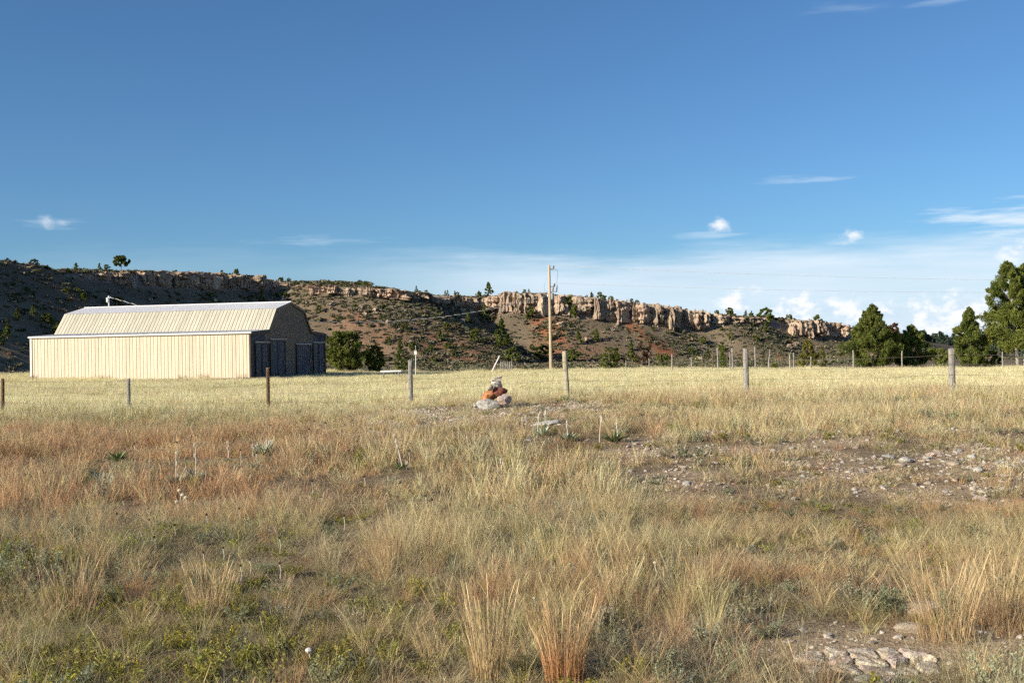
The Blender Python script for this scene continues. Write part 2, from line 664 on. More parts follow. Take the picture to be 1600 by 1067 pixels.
def cliff_material():
    mt, t, b = principled('cliff_sandstone', 0.92, 0.1)
    tc = t.add('ShaderNodeTexCoord')
    geo = t.add('ShaderNodeNewGeometry')
    p = geo.outputs['Position']
    n1 = t.noise(p, 0.16, 4, 0.6)
    mp = t.add('ShaderNodeMapping', inp={0: p})
    mp.inputs['Scale'].default_value = (1.3, 1.3, 0.16)
    n2 = t.noise(mp.outputs[0], 0.8, 5, 0.65)
    n3 = t.noise(p, 1.7, 4, 0.6)
    col = t.mix(t.smooth(n1, 0.38, 0.62), (0.44, 0.315, 0.225), (0.55, 0.435, 0.31))
    col = t.mix(t.smooth(n2, 0.50, 0.66), col, (0.33, 0.215, 0.155))
    col = t.mix(t.math('MULTIPLY', t.smooth(n3, 0.56, 0.70), 0.7), col, (0.62, 0.52, 0.39))
    oi = t.add('ShaderNodeObjectInfo')
    hs = t.add('ShaderNodeHueSaturation', inp={'Color': col, 'Value': t.math('MULTIPLY_ADD', oi.outputs['Random'], 0.4, 0.66)})
    t.l.new(hs.outputs[0], b.inputs['Base Color'])
    bp = t.add('ShaderNodeBump', inp={'Height': t.math('ADD', n2, n3), 'Strength': 0.8, 'Distance': 0.5})
    t.l.new(bp.outputs[0], b.inputs['Normal'])
    return mt


M['soil'] = ground_material()
M['hill'] = hill_material()
M['cliff'] = cliff_material()
M['blade'] = mat_blade('grass_blade', 0.33)
M['shrub'] = mat_blade('shrub_leaf', 0.12)
M['pine'] = mat_leaf('pine_needles', (0.060, 0.085, 0.022), (0.235, 0.255, 0.062), 0.25)
M['juniper'] = mat_leaf('juniper_foliage', (0.070, 0.092, 0.022), (0.245, 0.265, 0.062), 0.28)
M['autumn'] = mat_leaf('yellowing_foliage', (0.10, 0.10, 0.03), (0.28, 0.25, 0.06))
M['russet'] = mat_leaf('russet_foliage', (0.07, 0.035, 0.02), (0.17, 0.085, 0.045))
M['bark'] = mat_varied('bark', (0.16, 0.12, 0.09), (0.30, 0.25, 0.20), 6, bump=0.6, stretch=(1, 1, 0.2))
M['pale_bark'] = mat_varied('pale_bark', (0.36, 0.32, 0.27), (0.52, 0.48, 0.42), 6, bump=0.6, stretch=(1, 1, 0.2))
M['cream'] = mat_varied('cream_painted_metal', (0.56, 0.46, 0.335), (0.64, 0.535, 0.40), 0.9, rough=0.45, spec=0.35, objvar=0.05, stretch=(2.5, 2.5, .35), lo=.3, hi=.7)
M['cream_roof'] = mat_varied('cream_roof_metal', (0.46, 0.42, 0.32), (0.55, 0.51, 0.395), 0.9, rough=0.40, spec=0.4, objvar=0.06, stretch=(2.5, .5, .5), lo=.3, hi=.7)
M['galv'] = mat_varied('galvanised_metal', (0.66, 0.64, 0.64), (0.74, 0.72, 0.71), 1.2, rough=0.6, spec=0.3, metal=0.0, objvar=0.05)
M['trim'] = mat_varied('white_trim', (0.60, 0.58, 0.54), (0.68, 0.66, 0.61), 1.0, rough=0.5)
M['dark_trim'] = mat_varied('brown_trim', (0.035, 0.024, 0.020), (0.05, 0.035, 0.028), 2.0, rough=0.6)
M['shaded_cream'] = mat_varied('shaded_cream_siding', (0.135, 0.108, 0.085), (0.150, 0.120, 0.094), 0.8, rough=0.55, objvar=0.04)  # the wall's cream darkened: shade on the right gable end is in the colour
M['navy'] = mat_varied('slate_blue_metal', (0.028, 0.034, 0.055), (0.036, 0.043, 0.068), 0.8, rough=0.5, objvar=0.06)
M['concrete'] = mat_varied('concrete', (0.30, 0.28, 0.25), (0.38, 0.36, 0.32), 3, bump=0.3)
M['pole'] = mat_varied('pole_wood', (0.40, 0.31, 0.20), (0.51, 0.41, 0.28), 2.5, stretch=(3, 3, 0.25), bump=0.3, rough=0.85)
M['insul'] = mat_varied('glazed_insulator', (0.10, 0.09, 0.09), (0.16, 0.14, 0.13), 5, rough=0.3, spec=0.5)
M['steel'] = mat_varied('weathered_steel', (0.22, 0.22, 0.22), (0.32, 0.31, 0.30), 6, rough=0.5, metal=0.5)
M['alu'] = mat_varied('bright_aluminium_wire', (0.78, 0.78, 0.78), (0.84, 0.84, 0.84), 2, rough=0.5)
M['black'] = mat_varied('black_cable', (0.02, 0.02, 0.02), (0.03, 0.03, 0.03), 2, rough=0.6)
M['wire'] = mat_varied('rusty_wire', (0.13, 0.10, 0.085), (0.24, 0.21, 0.19), 6, rough=0.7, metal=0.3)
M['white'] = mat_varied('white_paint', (0.72, 0.71, 0.68), (0.80, 0.79, 0.76), 3, rough=0.6)
M['wood_grey'] = mat_varied('grey_weathered_wood', (0.25, 0.225, 0.19), (0.42, 0.39, 0.34), 5, stretch=(6, 6, 0.5), bump=0.7, bscale=18, cc=(0.16, 0.13, 0.10))
M['wood_pale'] = mat_varied('pale_weathered_wood', (0.38, 0.33, 0.22), (0.54, 0.48, 0.34), 5, stretch=(6, 6, 0.5), bump=0.7, bscale=18, cc=(0.22, 0.18, 0.12))
M['wood_brown'] = mat_varied('brown_stained_wood', (0.13, 0.075, 0.04), (0.24, 0.15, 0.08), 5, stretch=(6, 6, 0.5), bump=0.7, bscale=18, cc=(0.07, 0.045, 0.03))
M['rock_white'] = mat_varied('pale_limestone', (0.50, 0.45, 0.38), (0.68, 0.64, 0.57), 5, bump=0.7, bscale=22, cc=(0.32, 0.27, 0.22))
M['rock_grey'] = mat_varied('grey_boulder', (0.33, 0.31, 0.28), (0.54, 0.51, 0.46), 4, bump=0.7, bscale=18, cc=(0.25, 0.23, 0.20))
M['rock_pink'] = mat_varied('pinkish_stone', (0.45, 0.33, 0.26), (0.64, 0.52, 0.44), 6, bump=0.7, bscale=22, cc=(0.26, 0.17, 0.13))
M['rock_orange'] = mat_varied('orange_sandstone', (0.44, 0.165, 0.065), (0.58, 0.27, 0.12), 6, bump=0.7, bscale=22, cc=(0.30, 0.12, 0.06))
M['rock_red'] = mat_varied('dark_red_sandstone', (0.15, 0.050, 0.034), (0.25, 0.09, 0.055), 6, bump=0.7, bscale=22)
M['rock_tan'] = mat_varied('tan_sandstone', (0.46, 0.36, 0.26), (0.62, 0.53, 0.41), 5, bump=0.7, bscale=22, cc=(0.33, 0.23, 0.15))
M['gravel'] = mat_varied('limestone_gravel', (0.34, 0.27, 0.21), (0.60, 0.53, 0.45), 3, objvar=0.3, bump=0.4, coord='Object')
M['yucca'] = None
M['stalk'] = mat_varied('dry_stalk', (0.58, 0.52, 0.42), (0.72, 0.67, 0.57), 6, rough=0.8)
M['seed'] = mat_varied('dark_seed_head', (0.035, 0.022, 0.015), (0.07, 0.045, 0.03), 20, rough=0.9)
M['pod'] = mat_varied('dry_seed_pod', (0.50, 0.42, 0.27), (0.68, 0.60, 0.44), 10, rough=0.8)
M['flower'] = mat_varied('white_petals', (0.72, 0.70, 0.66), (0.80, 0.78, 0.75), 10, rough=0.7)

# ------------------------------------------------------------------ ground sheets


def grid_sheet(name, xs, ys, zf, mat):
    X, Y = np.meshgrid(xs, ys)
    Z = zf(X, Y)
    V = np.stack([X, Y, Z], -1).reshape(-1, 3)
    nx, ny = len(xs), len(ys)
    i = np.arange(nx - 1)[None, :] + np.arange(ny - 1)[:, None] * nx
    F = np.stack([i, i + 1, i + 1 + nx, i + nx], -1).reshape(-1, 4)
    me = mesh_np(name, V, F, mat, True)
    return obj(name, me), X.ravel(), Y.ravel()


def bare(x, y):
    """0..1: stony places with little grass"""
    t = x / np.maximum(y, 1)
    n = (fbm(x, y, 1.6, 70, 3) - 0.5)
    band = sm(10.9, 12.4, y + n * 3) * sm(18.2, 15.8, y + n * 3 - 1.2 * (t - .3)) * sm(0.05, 0.15, t + n * 0.12)
    mound = np.exp(-(((x + 1.0) / 3.6) ** 2 + ((y - 23.5) / 4.2) ** 2) ** 2) * (0.85 + n)
    band = band * (.18 + .82 * sm(.40, .58, fbm(x, y * 1.6, 1.5, 72, 3)))
    slab = np.exp(-(((x - 2.0) / 0.75) ** 2 + ((y - 6.1) / 0.55) ** 2) ** 2)
    path = np.exp(-(((x - 2.8) / 0.8) ** 2 + ((y - 6.3) / 0.45) ** 2) ** 2) * 0.8
    return np.clip(np.maximum.reduce([band, mound, slab, path]), 0, 1)


def seg(*runs):
    out = []
    for a, b, s in runs:
        out.append(np.arange(a, b, s))
    out.append([runs[-1][1]])
    return np.concatenate(out)


xs = seg((-3000, -200, 350), (-200, -60, 10), (-60, -16, 1.0), (-16, 16, 0.22), (16, 70, 1.0), (70, 200, 10), (200, 3000, 350))
ys = seg((-2600, -20, 300), (-20, 2, 2), (2, 24, 0.16), (24, 40, 0.5), (40, 136, 1.5))
ground, gx, gy = grid_sheet('ground', xs, ys, lambda X, Y: ground_z(X, Y), M['soil'])
attr(ground.data, 'gravel', bare(gx, gy))
attr(ground.data, 'straw', sm(26, 36, gy))
tag(ground, 'brown stony prairie soil under the dry grass', kind='structure')

xs = seg((-3200, -300, 290), (-300, -230, 7), (-230, 200, 1.7), (200, 400, 7), (400, 3200, 280))
ys = seg((133.5, 250, 4), (250, 500, 1.7), (500, 760, 8), (760, 4800, 220))
hill, hx, hy = grid_sheet('hill', xs, ys, lambda X, Y: ground_z(X, Y) - 0.02 * sm(140, 133, Y), M['hill'])
dd, zt_, hc_ = rim_near(hx, hy)
red = np.zeros(len(hx))


def red_patch(px, py, rx, ry, k=1.0):
    global red
    p = hit(px, py, 140)
    red = np.maximum(red, k * np.exp(-((hx - p.x) / rx) ** 2 - ((hy - p.y) / ry) ** 2))


for a in ((850, 512, 3.5, 6), (872, 520, 3.2, 10), (846, 508, 3, 5), (985, 508, 1.6, 6), (1000, 520, 1.8, 6), (1020, 533, 2.0, 6),
          (1036, 546, 3.0, 7), (1043, 552, 2.5, 6), (735, 523, 9, 7, .5), (760, 535, 10, 8, .45), (700, 540, 12, 8, .4), (560, 500, 9, 6, .35),
          (600, 530, 14, 10, .25), (740, 560, 15, 12, .4), (870, 545, 8, 10, .5), (900, 560, 16, 12, .35)):
    red_patch(*a)
attr(hill.data, 'red', np.clip(red * 1.5, 0, 1))
attr(hill.data, 'rock', sm(-1.5, -0.2, dd) * sm(2.6, 1.0, dd) * (hc_ > 0.6))
tag(hill, 'dry scrub covered hillside with a sandstone rim', kind='structure')

# ------------------------------------------------------------------ cliff columns (parts of the hill)


def rock_mesh(name, mat, seed, sub=3, rough=0.28, box=False, flat=0.0):
    """an angular stone about 1 m across, cut by planes and roughened"""
    r = np.random.default_rng(seed)
    bm = bmesh.new()
    if box:
        bmesh.ops.create_cube(bm, size=1.0)
        bmesh.ops.subdivide_edges(bm, edges=bm.edges[:], cuts=9, use_grid_fill=True)
    else:
        bmesh.ops.create_icosphere(bm, subdivisions=sub, radius=0.5)
    planes = []
    for i in range(9 if not box else 7):
        d = Vector(r.normal(size=3)).normalized()
        if box:
            d.z *= 0.25
            d.normalize()
        planes.append((d, r.uniform(0.30, 0.46) if not box else r.uniform(0.44, 0.62)))
    ph = r.uniform(0, 50, 3)
    from mathutils import noise as N
    for v in bm.verts:
        for d, k in planes:
            e = v.co.dot(d) - k
            if e > 0:
                v.co -= d * e * 0.92
        q = Vector((v.co.x * 3 + ph[0], v.co.y * 3 + ph[1], v.co.z * (1.6 if box else 3) + ph[2]))
        n1 = N.noise(q) + 0.5 * N.noise(q * 2.3)
        out = v.co.normalized()
        if box:
            out = Vector((v.co.x, v.co.y, v.co.z * 0.3)).normalized()
            fl = abs(N.noise(Vector((v.co.x * 4 + ph[1], v.co.y * 4 + ph[0], v.co.z * 0.5))))
            v.co -= out * 0.17 * (1 - min(1, fl * 5))       # upright cracks
            bed = N.noise(Vector((ph[2], v.co.x * .6 + ph[0], v.co.z * 7 + ph[1])))
            v.co += out * (0.10 if bed > .12 else (-0.09 if bed < -.18 else 0))   # ledges of harder and softer beds
            v.co.z += 0.16 * N.noise(Vector((v.co.x * 2.2 + ph[1], v.co.y * 2.2, ph[0]))) * max(0, v.co.z * 2)
        v.co += out * n1 * rough * 0.35
        if flat and v.co.z < -flat:
            v.co.z = -flat
    me = bpy.data.meshes.new(name)
    bm.to_mesh(me)
    bm.free()
    me.materials.append(mat)
    return me


COLS = [rock_mesh('rock_column', M['cliff'], 100 + i, 3, 0.6, True) for i in range(14)]
seg_len = np.hypot(np.diff(RIM[:, 0]), np.diff(RIM[:, 1]))
s_at = np.concatenate([[0], np.cumsum(seg_len)])
s = 60.0
r = np.random.default_rng(5)
n_col = 0
while s < s_at[-1]:
    x, y, zt, hc = [np.interp(s, s_at, RIM[:, k]) for k in range(4)]
    w = r.choice([1.5, 2.2, 3.2, 5.0]) * r.uniform(.8, 1.2)
    if hc > 0.9 and r.uniform() > (0.07 if hc > 5 else 0.32):
        k = np.searchsorted(s_at, s) - 1
        tx, ty = (RIM[k + 1, :2] - RIM[k, :2]) / max(seg_len[k], 0.1)
        nx, ny = ty, -tx                                # towards the viewer
        h = hc * r.uniform(0.6, 1.0)
        dep = r.uniform(3.5, 6.5)
        off = r.uniform(-2.2, 1.6) if x / y > -.2 else r.uniform(-3.0, -.6)
        wob = (float(fbm(np.array([x]), np.array([y]), 14.0, 91, 3)[0]) - 0.5) * 7.0 * 0.45
        # the wobble of the rim moves the rock with it (towards the viewer where the rim comes forward)
        px_, py_ = x + nx * (off + wob) , y + ny * (off + wob)
        o = obj('rock_column', COLS[int(r.integers(len(COLS)))], hill,
                (px_, py_, zt - h * 0.5 - 0.9 * r.uniform(0, 1)),
                (r.normal() * 0.04, r.normal() * 0.04, math.atan2(ty, tx) + r.normal() * (0.6 if x / y > -.2 else 0.15) + (math.pi if r.uniform() < .5 else 0)),
                (w * 1.25, dep, h * 1.12 + 0.6))
        n_col += 1
    s += w * r.uniform(0.62, 0.95)
# fallen blocks under the rocks
for i in range(70):
    s = r.uniform(120, s_at[-1] - 90)
    x, y, zt, hc = [np.interp(s, s_at, RIM[:, k]) for k in range(4)]
    if hc < 2:
        continue
    k = np.searchsorted(s_at, s) - 1
    tx, ty = (RIM[k + 1, :2] - RIM[k, :2]) / max(seg_len[k], 0.1)
    dist = 4 + abs(r.normal()) * 9
    bx, by = x + ty * dist, y - tx * dist
    sz = r.uniform(0.8, 2.2)
    obj('fallen_block', COLS[int(r.integers(len(COLS)))], hill, (bx, by, gz(bx, by) + sz * 0.15), tuple(r.uniform(0, 6, 3)),
        (sz * 1.3, sz, sz * 0.8))

# ------------------------------------------------------------------ foliage generators


def rand_quads(P, size, r, up=0.0, aspect=1.6):
    """small leaf quads at points P"""
    n = len(P)
    a = r.normal(size=(n, 3))
    a[:, 2] += up
    a /= np.linalg.norm(a, axis=1)[:, None]
    b = np.cross(a, r.normal(size=(n, 3)))
    b /= np.linalg.norm(b, axis=1)[:, None] + 1e-9
    s = (size * r.uniform(0.6, 1.3, n))[:, None]
    A, B = a * s * aspect * 0.5, b * s * 0.5
    V = np.stack([P - A - B * .5, P + B - A * .1, P + A, P - B - A * .1], 1).reshape(-1, 3)
    F = np.arange(n * 4).reshape(-1, 4)
    return V, F


def leaf_mesh(name, P, size, mat, r, up=0.0, aspect=1.6, shade=None):
    V, F = rand_quads(P, size, r, up, aspect)
    me = mesh_np(name, V, F, mat)
    v = r.uniform(0, 1, len(P)) if shade is None else np.clip(shade + r.normal(size=len(P)) * 0.18, 0, 1)
    attr(me, 'bc', np.repeat(v, 4))
    return me


def pine_parts(h, width, seed, clumps, per, leaf, bare_frac=0.08, top=0.55, bark='bark', mat='pine', trunks=1, lean=0.0):
    """returns trunk mesh, crown mesh: limbs leave the trunk in uneven whorls and end in foliage tufts"""
    r = np.random.default_rng(seed)
    tb = MB()
    tips = []
    for k in range(trunks):
        ang = 2 * math.pi * k / max(trunks, 1) + 0.4
        bx, by = (0, 0) if trunks == 1 else (0.035 * h * math.cos(ang), 0.035 * h * math.sin(ang))
        lx, ly = (lean * h, 0) if trunks == 1 else (0.10 * h * math.cos(ang), 0.08 * h * math.sin(ang))
        pts = []
        for i in range(6):
            f = i / 5
            pts.append((bx + lx * f + r.normal() * 0.01 * h * f, by + ly * f + r.normal() * 0.01 * h * f, h * 0.93 * f - 0.15))
        tb.tube(pts, [max(0.02, 0.028 * h * (1 - 0.92 * i / 5)) / math.sqrt(trunks) for i in range(6)], 7)
        tips.append(pts)
    P, S = [], []
    for c in range(clumps):
        pts = tips[int(r.integers(len(tips)))]
        f = bare_frac + (1 - bare_frac) * (r.uniform() ** 0.85)
        prof = (1 - f) ** top if f > 0.22 else (0.55 + 0.45 * (f - bare_frac) / max(0.22 - bare_frac, .01)) * (0.78 ** top)
        a = r.uniform(0, 2 * math.pi)
        lob = 0.80 + 0.34 * math.sin(3 * a + seed) * math.sin(5 * f * 3 + seed)
        rad = width * 0.5 * prof * lob * (0.50 + 0.50 * math.sqrt(r.uniform())) * (1.28 if r.uniform() < .25 else 1.0)
        i = min(int(f * 5 / 0.93), 4)
        t0 = Vector(pts[i]).lerp(Vector(pts[i + 1]), min(1, max(0, f * 5 / 0.93 - i)))
        end = Vector((t0.x + rad * math.cos(a), t0.y + rad * math.sin(a), h * f + rad * 0.22))
        if c % 2 == 0 and rad > width * 0.12 and f > .24:
            tb.tube([t0 - Vector((0, 0, rad * 0.12)), t0.lerp(end, 0.55), end], [0.007 * h * (1 - f * .6), 0.005 * h * (1 - f * .6), 0.002 * h], 4, False)
        cs = (0.042 * h + 0.075 * width) * 0.5 * r.uniform(0.55, 1.25) * (0.42 + 0.75 * (1 - f))
        q = r.normal(size=(per, 3))
        q /= np.linalg.norm(q, axis=1)[:, None] + 1e-9
        q *= (r.uniform(0, 1, per) ** 0.45)[:, None] * cs
        q[:, 2] = q[:, 2] * 0.9 + cs * 0.15
        out_ = np.array([math.cos(a), math.sin(a), 0.9]) / 1.35
        q += np.outer(q @ out_, out_) * 0.7                  # tufts stretch outwards and up
        P.append(q + np.array(end))
        sh = np.clip(0.45 + r.normal() * 0.2, 0, 1)
        S.append(np.full(per, sh))
        if c % 3 == 0:                                       # upright leader above the tuft
            n_ = max(6, per // 4)
            u_ = r.uniform(0, 1, n_)
            q = r.normal(size=(n_, 3)) * cs * 0.22 * (1.1 - u_)[:, None]
            q[:, 2] = cs * (0.6 + 1.1 * u_)
            P.append(q + np.array(end))
            S.append(np.full(n_, min(1, sh + .15)))
    P = np.concatenate(P)
    P[:, 2] = np.maximum(P[:, 2], 0.05)
    crown = leaf_mesh('crown', P, leaf, M[mat], r, 0.9, 1.9 if leaf > .15 else 3.4, np.concatenate(S))
    return tb.mesh('trunk', M[bark], True), crown


def tree(name, loc, trunk, crown, label, cat='tree', group=None, scale=(1, 1, 1), rz=0.0):
    e = empty(name, loc, rz)
    e.scale = scale
    obj('trunk', trunk, e)
    obj('crown', crown, e)
    return tag(e, label, cat, group)


# ------------------------------------------------------------------ the barn
BL = Vector((-39.35, 89.0, 0))           # front left corner
BA = R_(-12.0)
L_, W_ = 19.32, 15.5
V1, V2 = 3.35, 12.05                       # the tall middle part between the two lean-tos
ZE, ZM, ZB, ZR = 3.66, 3.86, 5.62, 6.28
VB1, VB2, VR = 4.75, 10.65, 7.70
B0 = -0.15


def profile(v):
    return float(np.interp(v, [0, V1, VB1, VR, VB2, V2, W_], [ZE, ZM, ZB, ZR, ZB, ZM, ZE]))


def ribbed(width, z0, top, mat, rib=0.022, pitch=0.305, lift=None):
    """a sheet of ribbed metal siding: x along, y outwards is negative, z up; top(x) gives the upper edge"""
    xs_ = []
    n = max(1, int(round(width / pitch)))
    p = width / n
    for i in range(n):
        a = i * p
        xs_ += [(a, 0), (a + p * 0.36, 0), (a + p * 0.42, -rib * .35), (a + p * 0.52, -rib * .35), (a + p * 0.58, 0),
                (a + p * 0.82, 0), (a + p * 0.87, -rib), (a + p * 0.95, -rib)]
    xs_.append((width, 0))
    V, F = [], []
    for x, y in xs_:
        V += [(x, y, z0), (x, y, top(x))]
    for i in range(len(xs_) - 1):
        F.append((2 * i, 2 * i + 2, 2 * i + 3, 2 * i + 1))
    return mesh_np('panel', V, np.array(F), mat)


def build_barn():
    e = empty('barn', (BL.x, BL.y, near_ground(-30, 92).item() - 0.02), BA)
    tag(e, 'cream metal barn with gambrel roof and two lean-to sides', 'barn')
    base = e.location.z
    MB().box((0.03, 0.03, -0.6), (L_ - 0.03, W_ - 0.03, 0.06)).build('foundation', M['concrete'], e)
    # front: sheets of ribbed siding side by side
    n = 21
    pw = L_ / n
    me = ribbed(pw - 0.006, 0.03, lambda x: ZE - 0.1, M['cream'])
    for i in range(n):
        obj('wall_panel', me, e, (i * pw + 0.003, 0.0, 0))
    # back and left, same sheets
    meb = ribbed(pw - 0.006, 0.03, lambda x: ZE - 0.1, M['cream'])
    for i in range(n):
        obj('wall_panel', meb, e, (L_ - i * pw - 0.003, W_, 0), (0, 0, math.pi))
    n2 = 17
    pw2 = W_ / n2

    def gable(x0, right):
        for i in range(n2):
            v0, v1 = i * pw2, (i + 1) * pw2
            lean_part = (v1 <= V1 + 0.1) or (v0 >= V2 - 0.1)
            mt = (M['navy'] if lean_part else M['shaded_cream']) if right else M['cream']
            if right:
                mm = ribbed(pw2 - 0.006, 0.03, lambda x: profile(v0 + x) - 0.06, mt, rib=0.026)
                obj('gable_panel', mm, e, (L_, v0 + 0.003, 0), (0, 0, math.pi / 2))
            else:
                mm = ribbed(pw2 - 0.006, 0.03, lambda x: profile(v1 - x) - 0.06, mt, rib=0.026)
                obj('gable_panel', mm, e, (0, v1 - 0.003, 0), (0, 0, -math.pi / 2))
    gable(L_, True)
    gable(0, False)
    # roofs: sheets running down the slope

    def slope(name, va, za, vb, zb, mat, n, ov=0.14):
        ln = math.hypot(vb - va, zb - za)
        ang = math.atan2(zb - za, vb - va)
        tot = L_ + 2 * ov
        pw_ = tot / n
        me = ribbed(pw_ - 0.004, 0.0, lambda x: ln + 0.02, mat, rib=0.028 if mat is M['cream_roof'] else 0.014, pitch=0.305)
        for i in range(n):
            o = obj(name, me, e)
            if vb > va:      # rises away from the front
                o.rotation_euler = (-(math.pi / 2 - ang), 0, 0)
                o.location = (-ov + i * pw_ + 0.002, va, za)
            else:
                o.rotation_euler = Euler((-(math.pi / 2 - (math.pi - ang)), 0, math.pi))
                o.location = (L_ + ov - i * pw_ - 0.002, va, za)
    slope('roof_panel', -0.10, ZE + 0.005, V1 + 0.02, ZM + 0.02, M['galv'], 21)
    slope('roof_panel', V1 - 0.10, ZM - 0.02, VB1, ZB, M['cream_roof'], 21)
    slope('roof_panel', VB1 - 0.03, ZB + 0.01, VR, ZR, M['galv'], 21)
    slope('roof_panel', W_ + 0.10, ZE + 0.005, V2 - 0.02, ZM + 0.02, M['galv'], 21)
    slope('roof_panel', V2 + 0.10, ZM - 0.02, VB2, ZB, M['cream_roof'], 21)
    slope('roof_panel', VB2 + 0.03, ZB + 0.01, VR, ZR, M['galv'], 21)
    MB().tube([(-0.15, VR, ZR + 0.01), (L_ + 0.15, VR, ZR + 0.01)], 0.055, 6).build('ridge_cap', M['galv'], e)
    # eaves trim, gutter and corner trims
    MB().box((-0.16, -0.17, ZE - 0.13), (L_ + 0.16, -0.055, ZE + 0.0)).build('eave_trim', M['trim'], e)
    MB().box((-0.16, W_ + 0.055, ZE - 0.16), (L_ + 0.16, W_ + 0.17, ZE + 0.02)).build('eave_trim', M['trim'], e)
    MB().box((-0.07, -0.06, 0.0), (0.10, 0.07, ZE - 0.16)).build('corner_trim', M['trim'], e)
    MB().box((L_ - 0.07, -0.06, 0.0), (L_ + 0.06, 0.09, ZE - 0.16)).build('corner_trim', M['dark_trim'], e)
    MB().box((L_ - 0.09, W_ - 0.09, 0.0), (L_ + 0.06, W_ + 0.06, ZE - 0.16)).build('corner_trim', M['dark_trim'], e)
    MB().box((0.0, -0.052, -0.25), (L_, -0.036, 0.06)).build('base_trim', M['dark_trim'], e)
    # rake trim along the gable ends
    for x0, x1, mt in ((L_ + 0.04, L_ + 0.15, M['shaded_cream']), (-0.15, -0.04, M['trim'])):
        pv = [(V1, ZM), (VB1, ZB), (VR, ZR), (VB2, ZB), (V2, ZM)]
        for (a, za), (b, zb) in zip(pv, pv[1:]):
            MB().prism([(x0, a, za - 0.17), (x0, b, zb - 0.17), (x0, b, zb - 0.012), (x0, a, za - 0.012)], (x1 - x0, 0, 0)).build('rake_trim', mt, e)
        for (a, za), (b, zb) in (((-0.05, ZE), (V1, ZM)), ((V2, ZM), (W_ + 0.05, ZE))):
            MB().prism([(x0, a, za - 0.25), (x0, b, zb - 0.25), (x0, b, zb - 0.012), (x0, a, za - 0.012)], (x1 - x0, 0, 0)).build('rake_trim', M['dark_trim'], e)

    def sliding_door(v0, v1, h, leaves):
        d = obj('sliding_door', ribbed(v1 - v0, 0.05, lambda x: h, M['navy'], rib=0.02, pitch=0.45), e, (L_ + 0.075, v0, 0), (0, 0, math.pi / 2))
        fr = MB()
        # frame in the door's own space: x along the wall, -y outwards
        fr.box((-0.10, -0.06, 0.0), (0.0, 0.03, h + 0.1)).box((v1 - v0, -0.06, 0.0), (v1 - v0 + 0.10, 0.03, h + 0.1))
        fr.box((0.0, -0.06, h + 0.002), (v1 - v0, 0.03, h + 0.1))
        fr.build('door_frame', M['dark_trim'], d)
        MB().box((-0.25, -0.10, h + 0.102), (v1 - v0 + 0.25, -0.01, h + 0.20)).build('door_track', M['steel'], d)
        MB().box((v1 - v0 - 0.22, -0.085, 1.0), (v1 - v0 - 0.17, -0.024, 1.35)).build('door_handle', M['steel'], d)
        for k in range(1, leaves):
            xk = (v1 - v0) * k / leaves
            MB().box((xk - 0.04, -0.05, 0.05), (xk + 0.04, -0.022, h)).build('door_stile', M['dark_trim'], d)
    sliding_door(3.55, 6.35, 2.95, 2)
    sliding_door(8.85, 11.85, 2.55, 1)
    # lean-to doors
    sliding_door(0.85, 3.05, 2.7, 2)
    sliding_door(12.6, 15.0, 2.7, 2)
    return e


barn = build_barn()

# ------------------------------------------------------------------ fence along the field
FD = 30.0
fc = -0.04184411
fy0 = FD / (1 + fc * 4)
# photo columns and rows of the tops, diameter in metres, wood, lean to the left per metre
POSTS = [(4, 592, .11, 'wood_brown', 0.0), (200, 592, .12, 'wood_grey', 0.005), (418, 575, .11, 'wood_brown', 0.005), (641, 563, .13, 'wood_grey', 0.0),
         (882, 549, .14, 'wood_pale', 0.032), (1165, 545, .155, 'wood_grey', 0.004), (1486, 545, .15, 'wood_grey', 0.010)]


